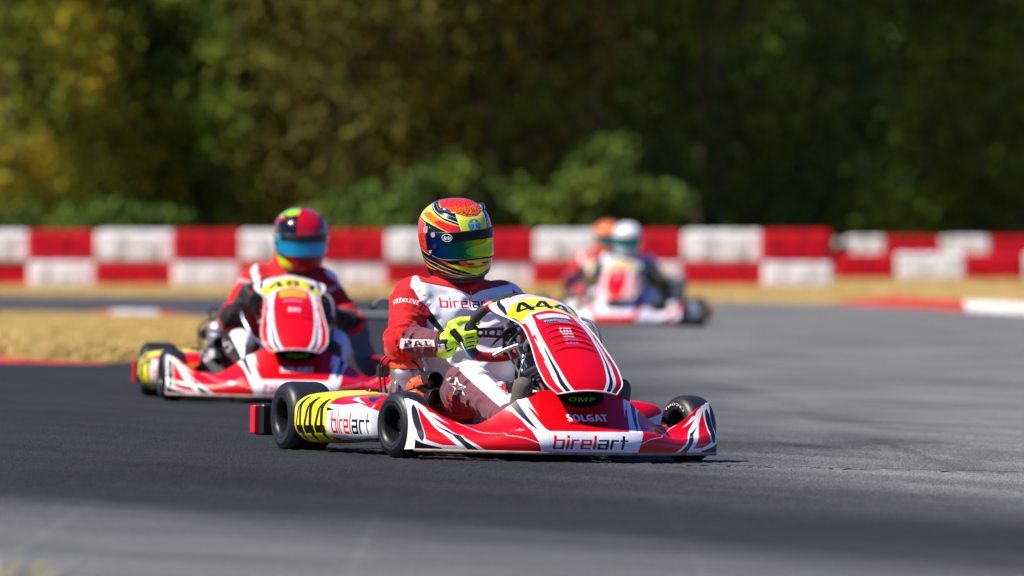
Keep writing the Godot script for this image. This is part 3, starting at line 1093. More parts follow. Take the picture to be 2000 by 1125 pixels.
func kart(label: String, xf: Transform3D, c: Dictionary) -> Node3D:
	var k := thing("racing_kart", label, "kart", xf, "racing karts in the corner")
	# nose
	var paint := printed(nose_print(c), 0.36, 0.45)
	var n := part(k, "nose", G.nose, paint)
	part(n, "back_shell", G.nose_back, c.plastic)
	part(n, "lower_lip", G.nose_lip, M.lip)
	for s in 2:
		part(n, "end_plate", G["nose_end%d" % s], M.body_white)
		part(n, "side_vent_patch", G["slot%d" % s], M.black)  # black patch laid on the nose for the shade inside an opening
	# number panel
	var face := printed(panel_print(c), 0.36, 0.45)
	n = part(k, "number_panel", G.panel, face, c.panel_label)
	part(n, "back_shell", G.panel_back, M.black)
	part(n, "rim_edge", G.panel_rim, M.body_white)
	for j in 5:
		part(n, "louvre", G["louvre%d" % j], face)
	# side pods
	var pod := printed(pod_print(c), 0.36, 0.45)
	part(k, "side_pod", G["pod-1"], pod)
	part(k, "side_pod", G["pod1"], pod)
	# wheels
	for w in [[-0.594, 0.0, "front", 9.0], [0.594, 0.0, "front", 9.0], [-0.614, -1.04, "rear", 0.0], [0.614, -1.04, "rear", 0.0]]:
		var hub := Node3D.new()
		hub.name = "wheel"
		k.add_child(hub, true)
		var out := 1.0 if w[0] > 0 else -1.0
		var steer: float = c.steer if w[2] == "front" else 0.0
		hub.transform = Transform3D(Basis(Vector3.UP, deg_to_rad(steer)) * Basis(Vector3.UP, 0.0 if out > 0 else PI), Vector3(w[0], 0.13 if w[2] == "front" else 0.14, w[1]))
		part(hub, "tyre", G["tyre_" + w[2]], M.rubber)
		part(hub, "rim", G["rim_" + w[2]], M.rim)
		if w[2] == "front":
			part(hub, "sidewall_print", G.sidewall, M.sidewall)
	# rear bumper
	n = part(k, "rear_bumper", box_of(Vector3(0, 0.125, -1.26), Vector3(1.44, 0.125, 0.09), 0.009), M.black)
	for s in [-1, 1]:
		part(n, "end_cap", box_of(Vector3(s * 0.728, 0.125, -1.275), Vector3(0.022, 0.112, 0.05), 0.004), M.body_red)
	# chassis
	var b := Build.new()
	for s in [-1, 1]:
		b.tube(bend([Vector3(s * 0.10, 0.075, 0.20), Vector3(s * 0.30, 0.075, 0.05), Vector3(s * 0.33, 0.07, -0.35), Vector3(s * 0.32, 0.07, -0.75), Vector3(s * 0.30, 0.10, -1.12)]), 0.016, 10)
		b.tube([Vector3(s * 0.30, 0.10, 0.03), Vector3(s * 0.40, 0.13, 0.0), Vector3(s * 0.50, 0.13, 0.0)], 0.015, 10)
		b.tube(bend([Vector3(s * 0.33, 0.08, -0.30), Vector3(s * 0.47, 0.12, -0.34), Vector3(s * 0.47, 0.12, -0.82), Vector3(s * 0.33, 0.08, -0.86)]), 0.012, 8)
	b.tube([Vector3(-0.3, 0.075, 0.05), Vector3(0.3, 0.075, 0.05)], 0.016, 10)
	b.tube([Vector3(-0.33, 0.07, -0.4), Vector3(0.33, 0.07, -0.4)], 0.016, 10)
	b.tube([Vector3(-0.30, 0.10, -1.12), Vector3(0.30, 0.10, -1.12)], 0.016, 10)
	for s in [-1, 1]:
		b.tube([Vector3(s * 0.25, 0.10, -1.12), Vector3(s * 0.25, 0.12, -1.24)], 0.014, 8)
	part(k, "frame", b.commit(), M.frame)
	part(k, "floor_pan", box_of(Vector3(0, 0.048, -0.12), Vector3(0.56, 0.006, 0.62), 0.002), M.pan)
	part(k, "rear_axle", tube_of([Vector3(-0.62, 0.14, -1.04), Vector3(0.62, 0.14, -1.04)], 0.025, 14), M.rim)
	part(k, "brake_disc", tube_of([Vector3(0.166, 0.14, -1.04), Vector3(0.180, 0.14, -1.04)], 0.095, 28), M.alloy)
	part(k, "sprocket", tube_of([Vector3(-0.206, 0.14, -1.04), Vector3(-0.200, 0.14, -1.04)], 0.09, 28), M.alloy)
	n = part(k, "seat", G.seat, M.seat)
	# steering
	var hub_at := Vector3(0.0, 0.5, -0.42)
	var axis := Vector3(0, -0.58, 0.815).normalized()  # away from the driver, down the column
	var up := Vector3(0, 0.815, 0.58).normalized()
	var turn := Basis(axis, deg_to_rad(c.wheel_turn))
	var rx := turn * Vector3(-1, 0, 0)
	var ru := turn * up
	var wheel := Node3D.new()
	wheel.name = "steering_wheel"
	k.add_child(wheel, true)
	var ring := func(a: float) -> Vector3:
		var flat := 1.0 - 0.16 * smoothstep(0.55, 1.0, -sin(a))
		return hub_at + (rx * cos(a) * 0.165 + ru * sin(a) * 0.155 * flat)
	part(wheel, "grip", tube_of(range(25).map(func(j): return ring.call(lerpf(-0.62, PI + 0.62, j / 24.0))), 0.0205, 12), M.grip)
	part(wheel, "lower_rim", tube_of(range(13).map(func(j): return ring.call(lerpf(PI + 0.60, TAU - 0.60, j / 12.0))), 0.0195, 12), M.steer_red)
	for a in [1.05, PI - 1.05]:
		part(wheel, "band", tube_of(range(4).map(func(j): return ring.call(a - 0.10 + j * 0.066)), 0.0215, 12), M.body_red)
	for a in [0.12, PI - 0.12, -PI / 2]:
		var tip: Vector3 = ring.call(a)
		var side := (tip - hub_at).normalized()
		var cross := side.cross(axis)
		b = Build.new()
		for s in [-1, 1]:
			b.tube([hub_at + side * 0.02 + cross * 0.02 * s + axis * 0.015, tip - side * 0.012 + cross * 0.014 * s], 0.006, 8)
		for t in [0.42, 0.72]:
			var mid := hub_at.lerp(tip, t) + axis * 0.008
			b.tube(range(14).map(func(j): return mid + side * cos(TAU * j / 14.0) * 0.017 + cross * sin(TAU * j / 14.0) * 0.017), 0.0055, 8, true)
		part(wheel, "spoke", b.commit(), M.black)
	part(wheel, "hub", tube_of([hub_at + axis * 0.03, hub_at - axis * 0.004], 0.034, 18), M.black)
	part(k, "steering_column", tube_of([hub_at, Vector3(0, 0.14, 0.09)], 0.012, 10), M.black)
	part(k, "column_support", tube_of(bend([Vector3(-0.09, 0.08, -0.02), Vector3(-0.035, 0.40, -0.17), Vector3(0.035, 0.40, -0.17), Vector3(0.09, 0.08, -0.02)], 8), 0.009, 8), M.chrome)
	for s in [-1, 1]:
		part(k, "tie_rod", tube_of([Vector3(s * 0.03, 0.13, 0.06), Vector3(s * 0.50, 0.13, 0.05)], 0.007, 8), M.chrome)
		part(k, "panel_stay", tube_of(bend([Vector3(s * 0.085, 0.52, 0.10), Vector3(s * 0.09, 0.45, -0.02), Vector3(s * 0.03, 0.42, -0.16)]), 0.007, 8), M.alloy)
		part(k, "pedal", box_of(Vector3(s * 0.17, 0.17, 0.205), Vector3(0.05, 0.15, 0.012), 0.004, Transform3D(Basis(Vector3.RIGHT, -0.2), Vector3(0, 0, 0.03))), M.alloy)
	part(k, "brake_cylinder", tube_of([Vector3(-0.06, 0.32, -0.14), Vector3(-0.01, 0.36, -0.06)], 0.018, 12), M.black)
	part(k, "brake_lever", tube_of(bend([Vector3(-0.15, 0.40, -0.20), Vector3(-0.10, 0.43, -0.17), Vector3(0.0, 0.47, -0.10)]), 0.008, 8), M.alloy)
	part(k, "clamp", box_of(Vector3(-0.03, 0.44, -0.16), Vector3(0.04, 0.05, 0.04), 0.006), M.black)
	part(k, "clamp", box_of(Vector3(-0.03, 0.50, -0.10), Vector3(0.05, 0.035, 0.05), 0.006), M.black)
	for cb in [[Vector3(-0.05, 0.52, -0.12), Vector3(-0.09, 0.44, -0.2), Vector3(-0.06, 0.34, -0.16), Vector3(-0.02, 0.2, -0.05)], [Vector3(-0.07, 0.53, -0.1), Vector3(-0.04, 0.42, -0.13), Vector3(-0.08, 0.3, -0.1), Vector3(-0.05, 0.15, 0.05)]]:
		part(k, "cable", tube_of(bend(cb), 0.004, 6), M.hose)
	# gear lever and tank
	n = part(k, "gear_lever", tube_of(bend([Vector3(-0.232, 0.462, -0.345), Vector3(-0.222, 0.41, -0.30), Vector3(-0.19, 0.35, -0.24), Vector3(-0.17, 0.29, -0.18), Vector3(-0.17, 0.10, -0.17)]), 0.0075, 10), M.chrome)
	part(n, "knob", tube_of([Vector3(-0.262, 0.497, -0.358), Vector3(-0.260, 0.494, -0.356), Vector3(-0.230, 0.452, -0.338), Vector3(-0.228, 0.448, -0.336)], [0.009, 0.015, 0.013, 0.008], 12), M.black)
	var tank_print := Paint.new(256, 128, Color(0.93, 0.9, 0.88))
	tank_print.poly([0.1, 0, 0.16, 0.75, 0.22, 0.3, 0.30, 0.85, 0.36, 0.25, 0.45, 0.6, 0.52, 0, 0.6, 0.7, 0.68, 0.2, 0.8, 0.8, 0.9, 0], RED)
	b = Build.new()
	b.grid(func(u: float, v: float):
		var a: float = TAU * u
		var e := lut(v, [0, 0.06, 0.2, 0.7, 0.9, 1], [0.75, 0.95, 1.0, 0.95, 0.8, 0.0])
		var sx := signf(cos(a)) * pow(absf(cos(a)), 0.5)
		var sz := signf(sin(a)) * pow(absf(sin(a)), 0.5)
		return Vector3(-0.035 + sx * 0.125 * e, 0.06 + 0.215 * v, -0.12 + sz * 0.12 * e), 40, 16)
	n = part(k, "fuel_tank", b.commit(true), printed(tank_print, 0.4))
	b = Build.new()
	b.lathe([Vector2(0.0, 0.305), Vector2(0.026, 0.305), Vector2(0.030, 0.30), Vector2(0.031, 0.272), Vector2(0.022, 0.268), Vector2(0.022, 0.25)], 24, Transform3D(Basis(), Vector3(-0.105, 0, -0.10)))
	part(n, "filler_cap", b.commit(), M.black)
	build_engine(k, c)
	# radiator on the other side
	var rad := Node3D.new()
	rad.name = "radiator"
	k.add_child(rad, true)
	rad.transform = Transform3D(Basis(Vector3.UP, -0.12) * Basis(Vector3.RIGHT, -0.18), c.get("radiator", Vector3(0.35, 0.22, -0.72)))
	part(rad, "core", box_of(Vector3.ZERO, Vector3(0.29, 0.30, 0.035), 0.003), M.fins)
	for s in [-1, 1]:
		part(rad, "tank", box_of(Vector3(0, s * 0.175, 0), Vector3(0.31, 0.05, 0.055), 0.01), M.hose)
		part(rad, "side_rail", box_of(Vector3(s * 0.152, 0, 0), Vector3(0.014, 0.31, 0.045), 0.003), M.black)
	b = Build.new()
	for j in 36:
		b.box(Vector3(-0.14 + 0.008 * j, 0, 0.02), Vector3(0.0025, 0.298, 0.012), 0.0008)
	part(rad, "fins", b.commit(), M.alloy).set_meta("kind", "stuff")
	part(rad, "filler", tube_of([Vector3(0.02, 0.19, 0), Vector3(0.02, 0.225, 0)], 0.018, 14), M.black)
	part(rad, "hose", tube_of(bend([Vector3(0.02, 0.215, 0), Vector3(0.06, 0.26, 0.0), Vector3(0.12, 0.25, 0), Vector3(0.17, 0.15, 0.0)]), 0.008, 8), M.hose)
	part(k, "water_hose", tube_of(bend([Vector3(0.135, 0.50, -0.12), Vector3(0.165, 0.55, -0.09), Vector3(0.205, 0.52, -0.03), Vector3(0.215, 0.42, 0.0), Vector3(0.2, 0.2, -0.05)]), 0.007, 8), M.hose)
	return k


func build_engine(k: Node3D, c: Dictionary) -> void:
	var e := Node3D.new()
	e.name = "engine"
	k.add_child(e, true)
	var at := Transform3D(Basis(), Vector3(-0.325, 0, -0.667))
	part(e, "crankcase", box_of(Vector3(-0.325, 0.135, -0.68), Vector3(0.17, 0.16, 0.18), 0.02), M.cast)
	var b := Build.new()
	b.lathe([Vector2(0.072, 0.205), Vector2(0.072, 0.225), Vector2(0.063, 0.23), Vector2(0.061, 0.30), Vector2(0.065, 0.305), Vector2(0.065, 0.338), Vector2(0.05, 0.34)], 10, at)
	b.box(Vector3(-0.325, 0.255, -0.60), Vector3(0.05, 0.05, 0.03), 0.006)
	b.box(Vector3(-0.385, 0.265, -0.64), Vector3(0.02, 0.05, 0.05), 0.006)
	part(e, "cylinder", b.commit(), M.alloy)
	b = Build.new()
	b.lathe([Vector2(0.066, 0.341), Vector2(0.0675, 0.348), Vector2(0.066, 0.368), Vector2(0.058, 0.375), Vector2(0.052, 0.392), Vector2(0.03, 0.404), Vector2(0.0, 0.406)], 32, at)
	part(e, "cylinder_head", b.commit(), M.orange if c.number == "444" else M.alloy)
	for j in 6:
		var a := TAU * j / 6.0
		b = Build.new()
		b.lathe([Vector2(0.007, 0.372), Vector2(0.007, 0.384), Vector2(0.0, 0.385)], 6, at * Transform3D(Basis(), Vector3(cos(a) * 0.056, 0, sin(a) * 0.056)))
		part(e, "head_bolt", b.commit(), M.alloy)
	part(e, "plug_cap", tube_of([Vector3(-0.315, 0.40, -0.655), Vector3(-0.305, 0.43, -0.65), Vector3(-0.28, 0.437, -0.64)], [0.014, 0.013, 0.011], 12), M.blue)
	# intake box and its two black mouths
	var box := part(e, "airbox", box_of(Vector3.ZERO, Vector3(0.095, 0.135, 0.12), 0.03, Transform3D(Basis(Vector3.UP, 0.25) * Basis(Vector3.RIGHT, -0.25), Vector3(-0.318, 0.245, -0.525))), M.orange if c.number == "444" else M.black)
	for p in [Vector3(-0.30, 0.300, -0.455), Vector3(-0.298, 0.232, -0.445)] if c.number == "444" else [Vector3(-0.335, 0.29, -0.455), Vector3(-0.265, 0.29, -0.455)]:
		b = Build.new()
		var look := Transform3D(Basis(Vector3.RIGHT, PI / 2), p)
		b.lathe([Vector2(0.0, -0.05), Vector2(0.028, -0.05), Vector2(0.029, 0.028), Vector2(0.0315, 0.034), Vector2(0.0345, 0.030), Vector2(0.0345, -0.06)], 28, look)
		part(box, "intake_mouth", b.commit(), M.black)
	part(box, "sticker", box_of(Vector3.ZERO, Vector3(0.034, 0.04, 0.003), 0.001, Transform3D(Basis(Vector3.UP, -0.55), Vector3(-0.372, 0.235, -0.488))), mat(0.75, 0.74, 0.76, 0.5))
	part(box, "strap", box_of(Vector3.ZERO, Vector3(0.098, 0.012, 0.123), 0.004, Transform3D(Basis(Vector3.UP, 0.25) * Basis(Vector3.RIGHT, -0.25), Vector3(-0.318, 0.262, -0.525))), M.black)
	for p in [Vector3(-0.375, 0.29, -0.50), Vector3(-0.375, 0.20, -0.49), Vector3(-0.345, 0.31, -0.475)]:
		part(box, "screw", tube_of([p, p + Vector3(-0.004, 0.0, 0.006)], 0.006, 8), M.alloy)
	part(e, "coil", box_of(Vector3(-0.40, 0.33, -0.73), Vector3(0.045, 0.05, 0.045), 0.008), M.black)
	part(e, "hose_clamp", tube_of([Vector3(-0.385, 0.215, -0.655), Vector3(-0.37, 0.218, -0.64)], 0.02, 14), M.alloy)
	part(e, "carburettor", box_of(Vector3(-0.425, 0.215, -0.70), Vector3(0.07, 0.06, 0.06), 0.01), M.cast)
	part(e, "carburettor_bowl", box_of(Vector3(-0.445, 0.245, -0.72), Vector3(0.05, 0.03, 0.04), 0.008), M.black)
	part(e, "jet_screw", tube_of([Vector3(-0.40, 0.22, -0.66), Vector3(-0.395, 0.265, -0.655)], 0.009, 10), M.brass)
	part(e, "fuel_joint", tube_of([Vector3(-0.385, 0.20, -0.65), Vector3(-0.35, 0.21, -0.62)], 0.011, 10), M.blue)
	part(e, "bracket", box_of(Vector3(-0.43, 0.165, -0.70), Vector3(0.09, 0.05, 0.05), 0.008), M.orange)
	part(e, "exhaust", tube_of(bend([Vector3(-0.30, 0.26, -0.74), Vector3(-0.28, 0.24, -0.86), Vector3(-0.20, 0.22, -1.0), Vector3(0.0, 0.22, -1.12)]), 0.035, 14), M.cast)
	for cb in [[Vector3(-0.42, 0.24, -0.69), Vector3(-0.43, 0.36, -0.68), Vector3(-0.37, 0.405, -0.66), Vector3(-0.32, 0.36, -0.58), Vector3(-0.29, 0.31, -0.56)], [Vector3(-0.40, 0.22, -0.68), Vector3(-0.41, 0.34, -0.68), Vector3(-0.34, 0.42, -0.66), Vector3(-0.28, 0.44, -0.64)], [Vector3(-0.37, 0.40, -0.66), Vector3(-0.375, 0.455, -0.66), Vector3(-0.355, 0.462, -0.66), Vector3(-0.33, 0.455, -0.66)]]:
		part(e, "cable", tube_of(bend(cb), 0.0045, 6), M.black)

# ---------------------------------------------------------------- drivers
const HV := [0, 0.1, 0.25, 0.42, 0.58, 0.74, 0.88, 0.96, 1]
const HY := [-0.166, -0.144, -0.092, -0.032, 0.030, 0.090, 0.130, 0.147, 0.151]
const HW := [0.088, 0.108, 0.122, 0.131, 0.134, 0.120, 0.080, 0.040, 0.0]
const HF := [0.118, 0.150, 0.165, 0.163, 0.160, 0.138, 0.090, 0.045, 0.0]
const HB := [0.085, 0.105, 0.128, 0.148, 0.156, 0.140, 0.094, 0.047, 0.0]


func helm_at(u: float, v: float, grow := 0.0) -> Vector3:
	var az := (u - 0.5) * TAU
	var e := 2.0 / 2.25
	var c := cos(az)
	var s := sin(az)
	var p := Vector3(lut(v, HV, HW) * signf(s) * pow(absf(s), e), lut(v, HV, HY), (lut(v, HV, HF) if c >= 0 else lut(v, HV, HB)) * signf(c) * pow(absf(c), e))
	return p + p.normalized() * grow


func skin(bones: Array, cell: float, k: float, charts: Array, folds := 0.0, seed_ := 1) -> ArrayMesh:
	# One continuous surface round tapered bones [from, to, radius, radius, chart]: smooth union on a grid, meshed as surface nets.
	var lo := Vector3.ONE * INF
	var hi := -lo
	for b in bones:
		var r: float = maxf(b[2], b[3]) + k + cell * 3.0
		lo = lo.min(b[0].min(b[1]) - Vector3.ONE * r)
		hi = hi.max(b[0].max(b[1]) + Vector3.ONE * r)
	var dim := Vector3i(((hi - lo) / cell).ceil()) + Vector3i.ONE
	var sy := dim.x
	var sz := dim.x * dim.y
	var g := PackedFloat32Array()
	g.resize(sz * dim.z)
	g.fill(1.0)
	var raw := g.duplicate()
	var who := PackedByteArray()
	who.resize(g.size())
	for n in bones.size():
		var b: Array = bones[n]
		var A: Vector3 = b[0] - lo
		var ba: Vector3 = b[1] - b[0]
		var ra: float = b[2]
		var dr: float = b[3] - b[2]
		var inv := 1.0 / maxf(ba.length_squared(), 1e-9)
		var reach := maxf(b[2], b[3]) + k + cell * 2.0
		var i0 := Vector3i(((A.min(A + ba) - Vector3.ONE * reach) / cell).floor()).max(Vector3i.ZERO)
		var i1 := Vector3i(((A.max(A + ba) + Vector3.ONE * reach) / cell).ceil()).min(dim - Vector3i.ONE)
		for z in range(i0.z, i1.z + 1):
			for y in range(i0.y, i1.y + 1):
				var q := z * sz + y * sy + i0.x
				for x in range(i0.x, i1.x + 1):
					var pa := Vector3(x, y, z) * cell - A
					var h := clampf(pa.dot(ba) * inv, 0.0, 1.0)
					var d := (pa - ba * h).length() - ra - dr * h
					if d < raw[q]:
						raw[q] = d
						who[q] = n
					var old := g[q]
					var m := maxf(k - absf(old - d), 0.0) / k
					g[q] = minf(old, d) - m * m * k * 0.25
					q += 1
	var index := PackedInt32Array()
	index.resize(g.size())
	index.fill(-1)
	var v := PackedVector3Array()
	var own := PackedInt32Array()
	var cells := PackedInt32Array()
	var off := PackedInt32Array([0, 1, sy, sy + 1, sz, sz + 1, sz + sy, sz + sy + 1])
	var edges := [[0, 1], [2, 3], [4, 5], [6, 7], [0, 2], [1, 3], [4, 6], [5, 7], [0, 4], [1, 5], [2, 6], [3, 7]]
	var near := cell * 2.0
	for z in dim.z - 1:
		for y in dim.y - 1:
			var q := z * sz + y * sy - 1
			for x in dim.x - 1:
				q += 1
				if absf(g[q]) > near:
					continue
				var inside := 0
				for e in 8:
					if g[q + off[e]] < 0.0:
						inside |= 1 << e
				if inside == 0 or inside == 255:
					continue
				var sum := Vector3.ZERO
				var cnt := 0
				for e in edges:
					var a: int = e[0]
					var b: int = e[1]
					if ((inside >> a) & 1) != ((inside >> b) & 1):
						var ga := g[q + off[a]]
						var gb := g[q + off[b]]
						var t := ga / (ga - gb)
						var pa := Vector3(a & 1, (a >> 1) & 1, a >> 2)
						var pb := Vector3(b & 1, (b >> 1) & 1, b >> 2)
						sum += pa.lerp(pb, t)
						cnt += 1
				index[q] = v.size()
				v.append(lo + (Vector3(x, y, z) + sum / cnt) * cell)
				own.append(bones[who[q]][4])
				cells.append(q)
	var tris := PackedInt32Array()
	for n in cells.size():
		var q := cells[n]
		for ax in 3:
			var d := off[[1, 2, 4][ax]]
			var o1 := off[[2, 4, 1][ax]]
			var o2 := off[[4, 1, 2][ax]]
			var s0 := g[q] < 0.0
			if s0 == (g[q + d] < 0.0):
				continue
			var c0 := index[q]
			var c1 := index[q - o1]
			var c2 := index[q - o1 - o2]
			var c3 := index[q - o2]
			if c1 < 0 or c2 < 0 or c3 < 0:
				continue
			if s0:
				tris.append_array(PackedInt32Array([c0, c2, c1, c0, c3, c2]))
			else:
				tris.append_array(PackedInt32Array([c0, c1, c2, c0, c2, c3]))
	var nrm := normals_of(v, tris)
	if folds > 0.0:
		var f := FastNoiseLite.new()
		f.seed = seed_
		f.frequency = 4.2
		f.fractal_octaves = 2
		f.fractal_gain = 0.35
		for n in v.size():
			var r := 1.0 - absf(f.get_noise_3d(v[n].x, v[n].y * 1.9, v[n].z)) * 2.6
			var lift := smoothstep(-0.2, 1.0, r) - 0.5
			var ch: Dictionary = charts[own[n]]
			if ch.has("line"):  # sleeves and legs: folds run round the limb, most at the joint
				var uv := chart_uv(ch, v[n])
				var a := uv.x * TAU
				var w := f.get_noise_3d(uv.y * 2.9 + 0.05 * cos(a), cos(a) * 0.10 + own[n] * 3.0, sin(a) * 0.10)
				lift = lift * 0.45 + (smoothstep(0.0, 1.0, 1.0 - absf(w) * 3.4) - 0.45) * (0.35 + 0.75 * exp(-pow((uv.y - 0.52) / 0.2, 2.0)))
			v[n] += nrm[n] * folds * lift
		nrm = normals_of(v, tris)
	var mesh := ArrayMesh.new()
	for ch in charts.size():
		var pv := PackedVector3Array()
		var pn := PackedVector3Array()
		var pt := PackedVector2Array()
		for n in range(0, tris.size(), 3):
			var o0 := own[tris[n]]
			var o1 := own[tris[n + 1]]
			var o2 := own[tris[n + 2]]
			var pick := o1 if o1 == o2 else o0
			if pick != ch:
				continue
			var first := 0.0
			for e in 3:
				var p := v[tris[n + e]]
				var uv := chart_uv(charts[ch], p)
				if e == 0:
					first = uv.x
				elif charts[ch].has("line"):
					uv.x += roundf(first - uv.x)
				pv.append(p)
				pn.append(nrm[tris[n + e]])
				pt.append(Vector2(uv.x, 1.0 - uv.y))
		if pv.is_empty():
			continue
		var arr := []
		arr.resize(Mesh.ARRAY_MAX)
		arr[Mesh.ARRAY_VERTEX] = pv
		arr[Mesh.ARRAY_NORMAL] = pn
		arr[Mesh.ARRAY_TEX_UV] = pt
		mesh.add_surface_from_arrays(Mesh.PRIMITIVE_TRIANGLES, arr)
		mesh.surface_set_material(mesh.get_surface_count() - 1, charts[ch].mat)
	return mesh


func normals_of(v: PackedVector3Array, tris: PackedInt32Array) -> PackedVector3Array:
	var nrm := PackedVector3Array()
	nrm.resize(v.size())
	for n in range(0, tris.size(), 3):
		var f := (v[tris[n + 2]] - v[tris[n]]).cross(v[tris[n + 1]] - v[tris[n]])
		nrm[tris[n]] += f
		nrm[tris[n + 1]] += f
		nrm[tris[n + 2]] += f
	for n in nrm.size():
		nrm[n] = nrm[n].normalized()
	return nrm


func chart_uv(ch: Dictionary, p: Vector3) -> Vector2:
	if ch.has("flat"):  # the torso: across and up
		return Vector2((p.x - ch.flat.x) / 0.72 + 0.5, (p.y - ch.flat.y) / 0.66)
	if not ch.has("line"):
		return Vector2.ZERO
	var pts: Array = ch.line  # a limb: round it (u, 0.5 faces REF) and along it (v from 0 at the root)
	var best := INF
	var uv := Vector2.ZERO
	var l0: float = (pts[1] - pts[0]).length()
	var l1: float = (pts[2] - pts[1]).length()
	for s in 2:
		var d: Vector3 = pts[s + 1] - pts[s]
		var h := clampf((p - pts[s]).dot(d) / d.length_squared(), 0.0 if s == 1 else -0.3, 1.0 if s == 0 else 1.3)
		var away: Vector3 = p - pts[s] - d * h
		if away.length() < best:
			best = away.length()
			var dn := d.normalized()
			var ref: Vector3 = (ch.ref - dn * ch.ref.dot(dn)).normalized()
			var side := dn.cross(ref)
			uv = Vector2(atan2(away.dot(side), away.dot(ref)) / TAU + 0.5, clampf((h * l0 if s == 0 else l0 + h * l1) / (l0 + l1), 0.003, 0.997))
	return uv


func suit_cloth(p: Paint) -> StandardMaterial3D:
	var m := printed(p, 0.75)
	m.rim_enabled = true
	m.rim = 0.3
	m.rim_tint = 0.6
	return m


func torso_print(c: Dictionary) -> Paint:
	var p := Paint.new(1024, 1024, c.chest)
	p.poly([0.0, 0.94, 0.20, 0.915, 0.36, 0.885, 0.44, 0.865, 0.5, 0.835, 0.5, 1.1, 0.0, 1.1], c.sleeve, true)
	p.poly([0.0, 0.0, 0.10, 0.0, 0.13, 0.5, 0.10, 0.8, 0.06, 1.0, 0.0, 1.0], c.sleeve, true)
	p.poly([0.195, 0.84, 0.22, 0.835, 0.255, 0.74, 0.32, 0.64, 0.42, 0.52, 0.31, 0.61, 0.235, 0.70], c.accent, true)
	p.stroke([0.18, 0.83, 0.215, 0.70, 0.29, 0.58, 0.38, 0.47], 4.0, Color(0.55, 0.06, 0.1), true)
	p.stroke([0.5, 0.86, 0.5, 0.1], 5.0, Color(0.80, 0.81, 0.84))
	p.poly([0.0, 0.30, 0.16, 0.34, 0.22, 0.10, 0.2, 0.0, 0.0, 0.0], c.sleeve, true)
	if c.has("maker"):
		p.logo(0.47, 0.792, 0.32, 0.060, c.maker[0], c.maker[1], 0.0)
	return p


func arm_print(c: Dictionary) -> Paint:
	var p := Paint.new(512, 512, c.sleeve)
	p.poly([0.02, 0.0, 0.08, 0.12, 0.25, 0.18, 0.40, 0.13, 0.50, 0.0], WHITE)
	p.stroke([0.02, 0.0, 0.08, 0.12, 0.25, 0.18], 4.0, c.accent)
	for k in 4:
		p.stroke([0.10 + 0.08 * k, 0.02, 0.17 + 0.07 * k, 0.06, 0.12 + 0.07 * k, 0.10, 0.20 + 0.05 * k, 0.13], 3.0, c.accent)
	p.poly([0, 0.60, 0.25, 0.66, 0.5, 0.60, 0.75, 0.66, 1, 0.60, 1, 1, 0, 1], c.cuff)
	if c.has("maker"):
		p.text("FREELINE", bold, 0.52, 0.15, 0.24, 0.042, WHITE, 0.15, PI)
	if c.has("maker") and c.number == "444":
		p.poly([0.49, 0.60, 0.58, 0.58, 0.58, 0.93, 0.49, 0.92], WHITE)
		p.text("PAT", bold, 0.535, 0.76, 0.25, 0.066, Color(0.42, 0.07, 0.13), -0.2, -PI / 2)
	p.rect(0, 0.955, 1, 1, c.accent)
	return p


func leg_print(c: Dictionary) -> Paint:
	var p := Paint.new(512, 512, c.get("thigh", c.chest))
	p.rect(0.575, 0, 1.0, 1, c.cuff)
	p.rect(0.80, 0, 1.0, 1, c.sleeve)
	p.poly([0.80, 0, 0.58, 0, 0.70, 0.30, 0.80, 0.34], c.sleeve)
	p.rect(0.0, 0, 0.07, 1, c.sleeve)
	p.rect(0, 0.90, 1, 1, c.cuff)
	var star := []
	for k in 10:
		var a := -PI / 2 + TAU * k / 10.0 + 0.15
		var r := 1.0 if k % 2 == 0 else 0.45
		star.append(0.69 + cos(a) * r * 0.066)
		star.append(0.60 + sin(a) * r * 0.050)
	star.append(star[0])
	star.append(star[1])
	p.stroke(star, 5.0, WHITE)
	return p


